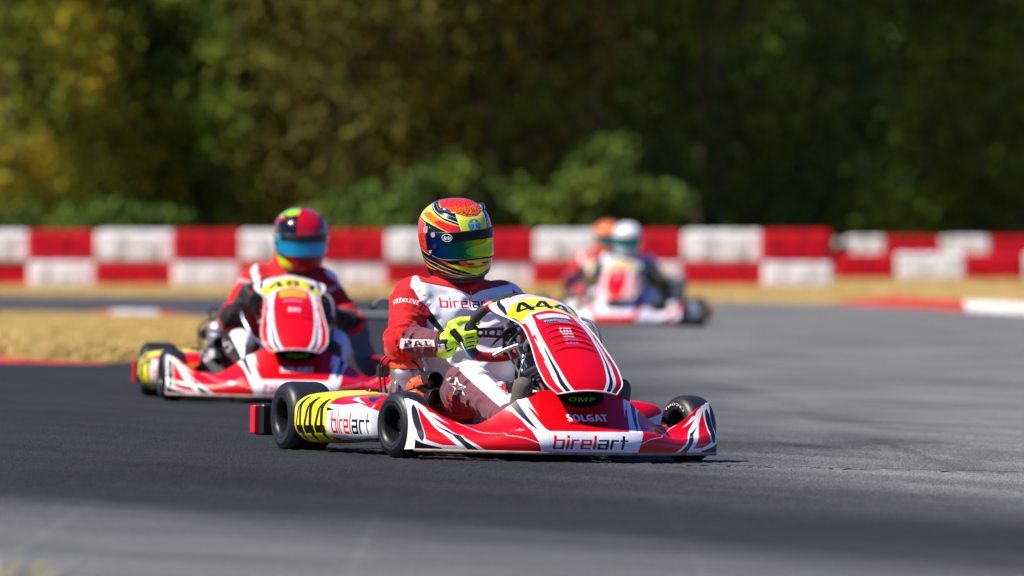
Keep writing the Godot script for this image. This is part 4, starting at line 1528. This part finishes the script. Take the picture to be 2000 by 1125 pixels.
func driver(label: String, kx: Transform3D, c: Dictionary) -> Node3D:
	var seat := Vector3(0, 0.09, -0.68)
	var o := thing("person", label, "person", kx * Transform3D(Basis(), seat), "drivers of the karts")
	var hold := Node3D.new()  # joints below are given in the kart's axes
	var J: Dictionary = c.joints
	var dx: float = J.lean
	var torso: Vector3 = Vector3(dx, 0, 0)
	var sh := [Vector3(-0.235 * J.get("slim", 1.0) + dx * 2.2, 0.615, -0.755), Vector3(0.185 * J.get("slim", 1.0) + dx * 2.2, 0.605, -0.775)]
	var hub_at := Vector3(0.0, 0.5, -0.42)
	var axis := Vector3(0, -0.58, 0.815).normalized()
	var up := Vector3(0, 0.815, 0.58).normalized()
	var turn := Basis(axis, deg_to_rad(c.wheel_turn))
	var hands := [hub_at + turn * (Vector3(-1, 0, 0) * 0.165 + up * 0.008), hub_at + turn * (Vector3(1, 0, 0) * 0.165 + up * 0.008)]
	var bones := []
	var pelvis := Vector3(-0.01, 0.19, -0.72)
	bones.append([pelvis + Vector3(-0.09, 0, 0), pelvis + Vector3(0.09, 0, 0), 0.125, 0.125, 0])
	bones.append([pelvis, Vector3(-0.02 + dx, 0.38, -0.745), 0.145, 0.145, 0])
	bones.append([Vector3(-0.09 + dx, 0.40, -0.74), Vector3(0.06 + dx, 0.40, -0.74), 0.125, 0.125, 0])
	bones.append([Vector3(-0.115 + dx * 1.8, 0.525, -0.755), Vector3(0.07 + dx * 1.8, 0.525, -0.755), 0.135, 0.135, 0])
	bones.append([sh[0] + Vector3(0.05, 0, 0), sh[1] - Vector3(0.05, 0, 0), 0.088, 0.088, 0])
	bones.append([Vector3(-0.03 + dx * 2.2, 0.64, -0.765), Vector3(-0.045 + dx * 2.6, 0.755, -0.76), 0.098, 0.076, 0])
	var arms := []
	for s in 2:
		var out := -1.0 if s == 0 else 1.0
		var elbow: Vector3 = J.elbows[s]
		var wrist: Vector3 = hands[s] + Vector3(out * 0.062, -0.034, -0.062)
		arms.append([sh[s], elbow, wrist])
		bones.append([sh[s], elbow, 0.079, 0.066, 1 + s])
		bones.append([elbow, wrist, 0.066, 0.045, 1 + s])
	var legs := []
	for s in 2:
		var out := -1.0 if s == 0 else 1.0
		var hip := pelvis + Vector3(out * 0.10, -0.01, 0.03)
		var knee := Vector3(out * 0.245, 0.29, -0.21)
		var ankle := Vector3(out * 0.195, 0.135, 0.175)
		legs.append([hip, knee, ankle])
		bones.append([hip, knee, 0.105, 0.078, 3 + s])
		bones.append([knee, ankle, 0.078, 0.052, 3 + s])
	for b in bones:
		b[2] *= J.get("slim", 1.0)
		b[3] *= J.get("slim", 1.0)
		b[0] -= seat
		b[1] -= seat
	for l in arms + legs:
		for e in 3:
			l[e] -= seat
	var arm := suit_cloth(arm_print(c))
	var leg := suit_cloth(leg_print(c))
	var charts := [{"flat": Vector2(dx * 1.5 - 0.03, 0.08 - seat.y), "mat": suit_cloth(torso_print(c))}, {"line": arms[0], "ref": Vector3(-0.45, 0.2, 0.9), "mat": arm}, {"line": arms[1], "ref": Vector3(0.3, 0.2, 0.9), "mat": arm}, {"line": legs[0], "ref": Vector3(-0.25, 0.75, 0.5), "mat": leg}, {"line": legs[1], "ref": Vector3(0.25, 0.75, 0.5), "mat": leg}]
	var body := MeshInstance3D.new()
	body.name = "racing_suit"
	body.mesh = skin(bones, c.cell, 0.045, charts, 0.0115, c.number.length() + int(c.cell * 1000))
	o.add_child(body, true)
	for s in 2:
		var out := -1.0 if s == 0 else 1.0
		part(o, "glove", glove(hands[s] - seat, turn * up, turn * Vector3(out, 0, 0), axis, arms[s][2], c.glove_cell, c.glove), null)
		if c.has("patch"):
			var seams := Build.new()
			for f in 3:  # dark piping between the fingers
				var mid: Vector3 = hands[s] - seat + turn * up * [0.0215, 0.0, -0.0215][f]
				var o2: Vector3 = turn * Vector3(out, 0, 0)
				seams.tube(bend([mid + o2 * 0.058 - axis * 0.004, mid + o2 * 0.043 + axis * 0.024, mid + o2 * 0.022 + axis * 0.0445, mid - o2 * 0.012 + axis * 0.0435]), 0.0032, 6)
			part(o, "glove_piping", seams.commit(), M.black_glove)
			var w: Vector3 = arms[s][2]
			var along: Vector3 = (arms[s][2] - arms[s][1]).normalized()
			var face := (Vector3(-0.25, -0.35, 1.0) - along * along.dot(Vector3(-0.25, -0.35, 1.0))).normalized()
			var turned := Basis(along, face.cross(along), face)
			part(o, "cuff_patch", box_of(Vector3.ZERO, Vector3(0.034, 0.030, 0.006), 0.002, Transform3D(turned, w + face * 0.044 - along * 0.004)), c.patch)
			part(o, "cuff_strap", tube_of(range(20).map(func(k): return w - along * 0.026 + (face * cos(TAU * k / 20.0) + face.cross(along) * sin(TAU * k / 20.0)) * 0.0455), 0.0045, 6, true), M.black_glove)
		var heel := Vector3(out * 0.20, 0.085, 0.175) - seat
		var toe := Vector3(out * 0.205, 0.285, 0.235) - seat
		part(o, "boot", skin([[heel, heel.lerp(toe, 0.5), 0.045, 0.046, 0], [heel.lerp(toe, 0.5), toe, 0.046, 0.040, 0], [legs[s][2], heel, 0.05, 0.045, 0]], 0.012, 0.02, [{"mat": c.boot}]), c.boot)
	helmet(o, Transform3D(Basis(Vector3.UP, deg_to_rad(J.head[1])) * Basis(Vector3.BACK, deg_to_rad(J.head[3])) * Basis(Vector3.RIGHT, deg_to_rad(J.head[2])), J.head[0] - seat), c)
	hold.free()
	return o


func glove(at: Vector3, up: Vector3, out: Vector3, ahead: Vector3, wrist: Vector3, cell: float, main: Material) -> ArrayMesh:
	# a closed hand round the rim at AT: UP runs along the rim, OUT away from the wheel's middle, AHEAD away from the driver
	var bones := []
	up *= 1.06
	out *= 1.04
	ahead *= 1.04
	var palm := at + out * 0.052 - ahead * 0.026
	for f in 4:
		var o: float = [0.031, 0.0105, -0.0105, -0.030][f]
		var k: float = [0.97, 1.05, 1.0, 0.88][f]
		var r: float = [0.0118, 0.0122, 0.0118, 0.0108][f]
		var p0 := at + up * (o * 1.05) + out * 0.044 - ahead * 0.004
		var p1 := at + up * o + out * 0.024 * k + ahead * 0.036 * k
		var p2 := at + up * (o * 0.95) - out * 0.018 * k + ahead * 0.033 * k
		var p3 := at + up * (o * 0.9) - out * 0.031 * k + ahead * 0.002
		bones.append([p0, p1, r * 1.12, r, 0])
		bones.append([p1, p2, r, r * 0.95, 0])
		bones.append([p2, p3, r * 0.95, r * 0.82, 1])
		bones.append([palm - ahead * 0.02 + up * o * 0.6, p0, 0.017, 0.0145, 0])
	bones.append([wrist, palm - ahead * 0.01, 0.032, 0.026, 0])
	var t0 := palm + up * 0.028 - ahead * 0.012
	var t1 := at + up * 0.055 + out * 0.022 - ahead * 0.022
	var t2 := at + up * 0.066 - out * 0.012 - ahead * 0.004
	var t3 := at + up * 0.060 - out * 0.032 + ahead * 0.012
	bones.append([t0, t1, 0.018, 0.0145, 0])
	bones.append([t1, t2, 0.0145, 0.0128, 0])
	bones.append([t2, t3, 0.0128, 0.0108, 0])
	bones.append([wrist.lerp(palm, -0.35), wrist.lerp(palm, 0.15), 0.047, 0.042, 0])
	return skin(bones, cell, 0.004, [{"mat": main}, {"mat": M.black_glove}], 0.0)


func helmet(o: Node3D, xf: Transform3D, c: Dictionary) -> void:
	var h := Node3D.new()
	h.name = "helmet"
	o.add_child(h, true)
	h.transform = xf
	part(h, "shell", G.shell, c.shell)
	part(h, "visor", G.visor, c.visor)
	part(h, "visor_strip", G.strip, c.strip)
	part(h, "visor_frame", G.port, M.black)
	part(h, "neck_roll", G.neck, M.grip)
	for s in [-1, 1]:
		for e in [[0.241, 0.602, 0.0135, M.screw], [0.201, 0.555, 0.0100, M.screw], [0.20, 0.44, 0.0095, M.black], [0.228, 0.381, 0.0062, M.screw]]:
			var u: float = 0.5 - s * e[0]
			var p := helm_at(u, e[1], 0.003)
			part(h, "pivot_screw", tube_of([p, p + Vector3(p.x, 0, p.z).normalized() * 0.006], e[2], 16), e[3])
		var w0 := helm_at(0.5 - s * 0.020, 0.224, 0.0015)
		var w1 := helm_at(0.5 - s * 0.056, 0.228, 0.0015)
		part(h, "chin_vent", tube_of([w0, helm_at(0.5 - s * 0.038, 0.226, 0.0015), w1], 0.0026, 8), M.black)
		var q := helm_at(0.5 - s * 0.118, 0.785, 0.0)
		part(h, "roof_vent", tube_of(bend([q, helm_at(0.5 - s * 0.135, 0.80, 0.007), helm_at(0.5 - s * 0.16, 0.815, 0.006), helm_at(0.5 - s * 0.18, 0.825, 0.0)]), 0.008, 10), c.vent)


func helmet_meshes() -> void:
	var b := Build.new()
	b.grid(func(u: float, v: float): return helm_at(u, v), 96, 60)
	G.shell = b.commit(true)
	b = Build.new()
	b.grid(func(u: float, v: float):
		var uu := lerpf(0.262, 0.738, u)
		var edge := pow(absf(2 * u - 1), 6.0)
		return helm_at(uu, lerpf(lerpf(0.285, 0.36, edge), 0.565, v), 0.0045), 60, 20)
	G.visor = b.commit()
	b = Build.new()
	b.grid(func(u: float, v: float): return helm_at(lerpf(0.338, 0.662, u), lerpf(0.482, 0.566, v), 0.0062), 60, 6)
	G.strip = b.commit()
	var loop := []
	for k in 30:
		loop.append(helm_at(lerpf(0.258, 0.742, k / 30.0), lerpf(0.28, 0.36, pow(absf(2 * k / 30.0 - 1), 6.0)), 0.002))
	for k in 8:
		loop.append(helm_at(0.745, lerpf(0.36, 0.56, k / 8.0), 0.002))
	for k in 30:
		loop.append(helm_at(lerpf(0.742, 0.258, k / 30.0), 0.571, 0.002))
	for k in 8:
		loop.append(helm_at(0.255, lerpf(0.56, 0.36, k / 8.0), 0.002))
	G.port = tube_of(loop, 0.0045, 6, true)
	G.neck = tube_of(range(36).map(func(k): return helm_at(k / 36.0, 0.0) * Vector3(0.93, 1, 0.93) + Vector3(0, 0.002, 0)), 0.014, 10, true)


func helmet_print_flames() -> Paint:
	# mirrored round the middle: yellow, orange and black swirls over a red crackle
	var red := Color(0.88, 0.10, 0.07)
	var ora := Color(0.98, 0.45, 0.05)
	var yel := Color(0.97, 0.87, 0.34)
	var lime := Color(0.80, 0.93, 0.10)
	var ink := Color(0.03, 0.035, 0.05)
	var p := Paint.new(2048, 1024, ink)
	var g := RandomNumberGenerator.new()
	g.seed = 4
	p.poly([0, 0.30, 0.15, 0.44, 0.262, 0.335, 0.251, 0.527, 0.245, 0.67, 0.145, 0.74, 0.0, 0.80], red, true)
	p.poly([0.0, 1, 0.0, 0.93, 0.20, 0.95, 0.262, 0.906, 0.32, 0.84, 0.381, 0.785, 0.421, 0.775, 0.475, 0.72, 0.5, 0.72, 0.5, 1], red, true)
	p.poly([0.30, 0.86, 0.36, 0.80, 0.421, 0.775, 0.475, 0.72, 0.5, 0.72, 0.5, 0.84, 0.42, 0.86], ora, true)
	for k in 2600:
		p.speckle(0.0, 0.30, 0.27, 0.8, 1, 7.0, [Color(0.45, 0.03, 0.02), Color(0.98, 0.42, 0.05), Color(0.30, 0.02, 0.02), Color(0.95, 0.22, 0.1)], g, [red])
		p.speckle(0.73, 0.30, 1.0, 0.8, 1, 7.0, [Color(0.45, 0.03, 0.02), Color(0.98, 0.42, 0.05), Color(0.30, 0.02, 0.02)], g, [red])
		p.speckle(0.2, 0.72, 0.8, 0.86, 1, 8.0, [Color(0.15, 0.02, 0.01), Color(0.05, 0.01, 0.01), Color(0.75, 0.12, 0.04)], g, [ora])
		p.speckle(0.0, 0.86, 1.0, 0.97, 1, 9.0, [Color(0.60, 0.05, 0.03), Color(0.95, 0.35, 0.06)], g, [red])
	# swirl from the back of the head to the brow
	p.poly([0.0, 0.83, 0.137, 0.765, 0.244, 0.690, 0.306, 0.64, 0.376, 0.572, 0.439, 0.56, 0.433, 0.635, 0.357, 0.70, 0.297, 0.775, 0.228, 0.87, 0.117, 0.925, 0.0, 0.93], yel, true)
	p.poly([0.20, 0.775, 0.25, 0.72, 0.306, 0.65, 0.376, 0.575, 0.439, 0.562, 0.433, 0.63, 0.36, 0.685, 0.31, 0.735, 0.25, 0.80], ora, true)
	p.poly([0.30, 0.68, 0.34, 0.62, 0.376, 0.578, 0.439, 0.562, 0.434, 0.625, 0.38, 0.655, 0.33, 0.70], red, true)
	p.stroke([0.0, 0.945, 0.117, 0.935, 0.23, 0.88, 0.30, 0.795, 0.36, 0.725, 0.437, 0.655], 7.0, WHITE, true)
	p.stroke([0.0, 0.965, 0.12, 0.958, 0.245, 0.90, 0.32, 0.815, 0.37, 0.765, 0.432, 0.70], 4.0, Color(0.45, 0.8, 0.75), true)
	p.stroke([0.262, 0.915, 0.32, 0.85, 0.381, 0.79, 0.421, 0.778], 7.0, yel, true)
	p.stroke([0.0, 0.80, 0.145, 0.74, 0.245, 0.672, 0.251, 0.527, 0.262, 0.335, 0.15, 0.44, 0.0, 0.30], 6.0, yel, true)
	# brow plate with its round emblem
	p.poly([0.416, 0.775, 0.439, 0.561, 0.5, 0.561, 0.5, 0.722, 0.478, 0.722], lime, true)
	p.poly([0.416, 0.775, 0.424, 0.70, 0.5, 0.69, 0.5, 0.722, 0.478, 0.722], yel, true)
	p.stroke([0.416, 0.785, 0.439, 0.561], 6.0, Color(0.95, 0.95, 0.85), true)
	p.stroke([0.416, 0.775, 0.478, 0.722, 0.522, 0.722, 0.584, 0.775], 6.0, ink)
	p.oval(0.5, 0.628, 0.029, 0.064, Color(0.36, 0.55, 0.72))
	p.oval(0.5, 0.665, 0.006, 0.013, lime)
	p.stroke([0.477, 0.655, 0.5, 0.643, 0.523, 0.655], 6.0, lime)
	p.stroke([0.5, 0.645, 0.5, 0.61, 0.489, 0.572], 6.0, lime)
	p.stroke([0.5, 0.61, 0.511, 0.572], 6.0, lime)
	# chin
	p.poly([0.397, 0.30, 0.412, 0.222, 0.44, 0.20, 0.5, 0.178, 0.5, 0.29], ora, true)
	p.poly([0.445, 0.27, 0.455, 0.222, 0.5, 0.20, 0.5, 0.262], yel, true)
	p.poly([0.46, 0.25, 0.47, 0.215, 0.5, 0.205, 0.5, 0.24], lime, true)
	p.poly([0.262, 0.335, 0.35, 0.215, 0.41, 0.165, 0.5, 0.085, 0.5, 0.172, 0.44, 0.195, 0.375, 0.224, 0.297, 0.30], lime, true)
	p.poly([0.262, 0.335, 0.30, 0.275, 0.35, 0.215, 0.40, 0.175, 0.38, 0.20, 0.33, 0.26, 0.297, 0.30], ora, true)
	p.poly([0.375, 0.235, 0.44, 0.20, 0.44, 0.185, 0.40, 0.20], yel, true)
	p.stroke([0.10, 0.36, 0.18, 0.30, 0.30, 0.175, 0.42, 0.075, 0.5, 0.05], 9.0, yel, true)
	p.stroke([0.10, 0.40, 0.18, 0.345, 0.30, 0.225, 0.42, 0.115, 0.5, 0.085], 4.0, WHITE, true)
	p.poly([0.10, 0.33, 0.18, 0.27, 0.28, 0.165, 0.20, 0.20, 0.10, 0.26], ora, true)
	p.stroke([0.3, 0.13, 0.42, 0.035, 0.5, 0.015], 8.0, Color(0.6, 0.62, 0.12), true)
	return p


func helmet_print_halves() -> Paint:
	var p := Paint.new(1024, 512, Color(0.72, 0.02, 0.04))
	p.poly([0.20, 0.48, 0.30, 0.56, 0.38, 0.56, 0.452, 0.57, 0.452, 0.86, 0.40, 0.84, 0.30, 0.74], Color(0.04, 0.045, 0.06))
	p.poly([0.18, 0.74, 0.30, 0.80, 0.40, 0.86, 0.452, 0.88, 0.452, 1.0, 0.1, 1.0, 0.05, 0.8], Color(0.62, 0.85, 0.08))
	p.poly([0.60, 0.56, 0.80, 0.5, 0.85, 0.7, 0.72, 0.86, 0.62, 0.80], Color(0.05, 0.05, 0.07))
	p.poly([0.30, 0.0, 0.40, 0.0, 0.42, 0.14, 0.32, 0.26, 0.20, 0.34, 0.12, 0.30], Color(0.75, 0.92, 0.05))
	p.poly([0.22, 0.60, 0.28, 0.52, 0.34, 0.58, 0.28, 0.66], Color(0.35, 0.2, 0.1))
	p.poly([0.24, 0.30, 0.36, 0.22, 0.30, 0.40], Color(0.05, 0.05, 0.05))
	return p


func driver_materials() -> void:
	helmet_meshes()
	M.screw = mat(0.62, 0.62, 0.63, 0.4, 0.5)
	M.lime = mat(0.50, 0.80, 0.03, 0.7)
	M.patch = mat(0.62, 0.52, 0.56, 0.7)
	M.black_glove = mat(0.02, 0.018, 0.02, 0.65)
	M.suede = mat(0.10, 0.095, 0.08, 0.9)
	M.dark_boot = mat(0.03, 0.03, 0.035, 0.7)
	M.flames = printed(helmet_print_flames(), 0.25, 0.9)
	M.halves = printed(helmet_print_halves(), 0.25, 0.9)
	M.white_shell = mat(0.78, 0.79, 0.80, 0.25, 0.0, 0.8)
	M.orange_shell = mat(0.85, 0.20, 0.035, 0.25, 0.0, 0.8)
	var p := Paint.new(512, 64, Color(0.02, 0.025, 0.03))  # mirrored visor: the reflection off its coating, blue through green to gold, is painted in
	for k in 128:
		var t := k / 127.0
		var tone := Color(0.10, 0.14, 0.55).lerp(Color(0.05, 0.35, 0.55), smoothstep(0.0, 0.22, t)).lerp(Color(0.10, 0.52, 0.30), smoothstep(0.18, 0.40, t)).lerp(Color(0.62, 0.66, 0.12), smoothstep(0.36, 0.52, t)).lerp(Color(0.10, 0.50, 0.25), smoothstep(0.60, 0.85, t))
		p.rect(t, 0, t + 0.009, 1, tone)
	M.visor_rainbow = printed(p, 0.06)
	M.visor_rainbow.metallic = 0.85
	M.visor_blue = mat(0.01, 0.34, 0.66, 0.10, 0.35, 0.6)
	M.visor_teal = mat(0.01, 0.28, 0.36, 0.08, 0.6)
	var s := Paint.new(1024, 64, Color(0.03, 0.03, 0.035))
	s.oval(0.085, 0.5, 0.075, 0.46, WHITE)
	s.oval(0.085, 0.5, 0.069, 0.40, Color(0.03, 0.03, 0.035))
	s.text("Arai", bold, 0.085, 0.5, 0.10, 0.5, WHITE, 0.2)
	M.strip_logo = printed(s, 0.35)
	M.strip_plain = M.black


func build_karts() -> void:
	driver_materials()
	var maroon := Color(0.44, 0.25, 0.29)
	var suit_red := Color(0.75, 0.03, 0.08)
	var ink := [Color(0.85, 0.03, 0.08), INK]
	# the sharp kart with number 444
	var c := {"base": RED, "trim": WHITE, "plastic": M.body_red, "number": "444", "maker": ink, "steer": 9.0, "wheel_turn": 12.0, "panel_label": "red and white number panel reading 444"}
	var place := func(x: float, d: float, yaw: float, roll := 0.0) -> Transform3D:
		return Transform3D(Basis(Vector3.UP, deg_to_rad(yaw)) * Basis(Vector3.BACK, deg_to_rad(roll)), on_ground(x, d))
	var at: Transform3D = place.call(0.135, 33.0, 22.5, -1.2)
	kart("red and white racing kart with number 444 on yellow plates", at, c)
	c.merge({"chest": Color(0.93, 0.935, 0.95), "sleeve": suit_red, "cuff": maroon, "accent": Color(0.10, 0.09, 0.11), "cell": 0.0085, "glove_cell": 0.0035, "glove": M.lime, "patch": M.patch, "boot": M.suede, "shell": M.flames, "visor": M.visor_rainbow, "strip": M.strip_logo, "vent": M.chrome,
		"joints": {"lean": -0.02, "elbows": [Vector3(-0.352, 0.440, -0.645), Vector3(0.32, 0.41, -0.64)], "head": [Vector3(-0.097, 0.866, -0.75), 9.0, 2.0, 7.0]}}, true)
	driver("driver in white and red suit with flame patterned helmet and lime gloves", at, c)
	# the kart that follows it
	c = {"base": RED, "trim": WHITE, "plastic": M.body_red, "number": "481", "maker": ink, "steer": 4.0, "wheel_turn": -8.0, "panel_label": "red and white number panel reading 481 with a yellow sticker", "sticker": Color(0.98, 0.72, 0.04), "radiator": Vector3(0.43, 0.27, -0.62)}
	at = place.call(-1.122, 43.0, 5.0, -1.2)
	kart("red and white racing kart following the 444 kart with a radiator beside its seat", at, c)
	c.merge({"chest": Color(0.74, 0.05, 0.09), "thigh": Color(0.92, 0.92, 0.94), "sleeve": suit_red, "cuff": Color(0.10, 0.05, 0.07), "accent": Color(0.06, 0.06, 0.08), "cell": 0.013, "glove_cell": 0.005, "glove": M.black_glove, "boot": M.dark_boot, "shell": M.halves, "visor": M.visor_blue, "strip": M.strip_plain, "vent": M.black,
		"joints": {"slim": 0.88, "lean": 0.025, "elbows": [Vector3(-0.27, 0.415, -0.62), Vector3(0.36, 0.40, -0.66)], "head": [Vector3(0.085, 0.835, -0.74), 6.0, 6.0, 0.0]}}, true)
	driver("driver in red suit with black gloves and red and black helmet with blue visor", at, c)
	# two more, far behind
	c = {"base": Color(0.90, 0.89, 0.91), "trim": Color(0.80, 0.03, 0.08), "plastic": M.body_white, "panel_base": RED, "panel_trim": WHITE, "number": "418", "steer": -3.0, "wheel_turn": 6.0, "panel_label": "pale number panel with yellow plate", "radiator": Vector3(0.40, 0.27, -0.62)}
	at = place.call(1.02, 81.0, -8.0)
	kart("white and red racing kart whose driver wears a white helmet", at, c)
	c.merge({"chest": Color(0.80, 0.80, 0.85), "sleeve": Color(0.10, 0.09, 0.20), "cuff": Color(0.30, 0.30, 0.08), "accent": Color(0.06, 0.05, 0.10), "cell": 0.02, "glove_cell": 0.008, "glove": M.black_glove, "boot": M.dark_boot, "shell": M.white_shell, "visor": M.visor_teal, "strip": M.strip_plain, "vent": M.black,
		"joints": {"lean": 0.0, "elbows": [Vector3(-0.34, 0.42, -0.64), Vector3(0.34, 0.41, -0.64)], "head": [Vector3(-0.02, 0.84, -0.74), 20.0, 4.0, 0.0]}}, true)
	driver("driver in dark suit with white helmet and teal visor", at, c)
	c = {"base": RED, "trim": Color(0.85, 0.85, 0.88), "plastic": M.body_red, "number": "418", "steer": -3.0, "wheel_turn": 6.0, "panel_label": "number panel hidden by the kart in front"}
	at = place.call(0.90, 85.5, -3.0)
	kart("racing kart mostly hidden behind the white and red kart", at, c)
	c.merge({"chest": Color(0.75, 0.30, 0.28), "sleeve": Color(0.70, 0.16, 0.14), "cuff": Color(0.20, 0.08, 0.25), "accent": Color(0.15, 0.05, 0.10), "cell": 0.02, "glove_cell": 0.008, "glove": M.black_glove, "boot": M.dark_boot, "shell": M.orange_shell, "visor": M.visor_teal, "strip": M.strip_plain, "vent": M.black,
		"joints": {"lean": 0.0, "elbows": [Vector3(-0.36, 0.41, -0.64), Vector3(0.34, 0.41, -0.64)], "head": [Vector3(0.03, 0.86, -0.74), 25.0, 4.0, 0.0]}}, true)
	driver("driver in reddish suit with bright orange helmet", at, c)


func _ready() -> void:
	var cam := Camera3D.new()
	cam.name = "camera"
	cam.position = Vector3(0, 0.87, 0)
	cam.rotation.x = -atan((562.5 - 460.0) / 16667.0)
	cam.near = 1.0
	cam.far = 2500.0
	var lens := CameraAttributesPhysical.new()
	lens.frustum_focal_length = 24.0 / (2.0 * 562.5 / 16667.0)
	lens.exposure_aperture = lens.frustum_focal_length / 78.0
	lens.frustum_focus_distance = 33.05
	lens.frustum_near = 1.0
	lens.frustum_far = 2500.0
	cam.attributes = lens
	add_child(cam)
	var env := Environment.new()
	env.background_mode = Environment.BG_SKY
	var sky := ProceduralSkyMaterial.new()
	sky.sky_top_color = Color(0.10, 0.25, 0.62)
	sky.sky_horizon_color = Color(0.52, 0.66, 0.86)
	sky.sky_curve = 0.16
	sky.ground_horizon_color = Color(0.42, 0.42, 0.40)
	sky.ground_bottom_color = Color(0.2, 0.19, 0.17)
	sky.sun_angle_max = 20.0
	env.sky = Sky.new()
	env.sky.sky_material = sky
	env.tonemap_mode = Environment.TONE_MAPPER_LINEAR
	env.tonemap_exposure = 1.5
	env.background_energy_multiplier = 0.8
	env.sdfgi_enabled = true
	env.ssao_enabled = true
	env.ssil_enabled = true
	var we := WorldEnvironment.new()
	we.name = "environment"
	we.environment = env
	add_child(we)
	var sun := DirectionalLight3D.new()
	sun.name = "sun"
	sun.light_energy = 1.6
	sun.light_color = Color(1.0, 0.97, 0.92)
	sun.light_angular_distance = 0.5
	sun.shadow_enabled = true
	add_child(sun)
	sun.look_at_from_position(Vector3(-0.58, 0.766, 0.27) * 50.0, Vector3.ZERO)
	rng.seed = 5
	bold = SystemFont.new()
	bold.font_names = PackedStringArray(["Droid Sans"])
	bold.font_weight = 700
	sans = SystemFont.new()
	sans.font_names = PackedStringArray(["Droid Sans"])
	make_materials()
	build_ground()
	build_barriers()
	build_wood()
	build_grass()
	build_karts()


func make_materials() -> void:
	M.dry = mat(1, 1, 1, 0.95)
	M.dry.vertex_color_use_as_albedo = true
	M.dry.metallic_specular = 0.2
	M.dry.albedo_texture = noise_tex(0.03, 4, [[0.0, Color(0.72, 0.70, 0.66)], [0.55, Color(0.95, 0.95, 0.94)], [1.0, Color(1, 1, 1)]])
	M.dry.uv1_triplanar = true
	M.dry.uv1_world_triplanar = true
	M.dry.uv1_scale = Vector3(0.7, 0.7, 0.7)
	M.asphalt = mat(1, 1, 1, 0.85)
	M.asphalt.vertex_color_use_as_albedo = true
	M.asphalt.metallic_specular = 0.32
	M.asphalt.albedo_texture = noise_tex(0.14, 8, [[0.0, Color(0.30, 0.30, 0.30)], [0.42, Color(0.72, 0.72, 0.72)], [0.6, Color(0.92, 0.92, 0.92)], [0.72, Color(1, 1, 1)], [1.0, Color(1, 1, 1)]])
	M.asphalt.uv1_triplanar = true
	M.asphalt.uv1_world_triplanar = true
	M.asphalt.uv1_scale = Vector3(1.1, 1.1, 1.1)
	M.asphalt.normal_enabled = true
	M.asphalt.normal_texture = noise_tex(0.2, 9, [], 512, true, 10.0)
	M.asphalt.normal_scale = 0.8
	M.kerb_red = mat(0.50, 0.045, 0.03, 0.7)
	M.kerb_white = mat(0.68, 0.66, 0.63, 0.7)
	M.block_red = mat(0.52, 0.003, 0.014, 0.55)
	M.block_white = mat(0.82, 0.82, 0.83, 0.5)
	for k in ["kerb_red", "kerb_white", "block_red", "block_white"]:
		M[k].albedo_texture = noise_tex(0.012, 20 + k.length(), [[0.0, Color(0.66, 0.65, 0.64)], [0.4, Color(0.93, 0.93, 0.93)], [0.6, Color(0.98, 0.98, 0.99)], [1.0, Color(1, 1, 1)]], 256)
		M[k].metallic_specular = 0.32
		M[k].uv1_triplanar = true
		M[k].uv1_world_triplanar = true
	M.leaf = mat(1, 1, 1, 0.8)
	M.leaf.metallic_specular = 0.25
	M.leaf.vertex_color_use_as_albedo = true
	M.leaf.backlight_enabled = true
	M.leaf.backlight = Color(0.45, 0.45, 0.2)
	M.straw = mat(1, 1, 1, 0.8)
	M.straw.vertex_color_use_as_albedo = true
	M.bark = mat(0.09, 0.07, 0.05, 0.9)
	kart_materials()
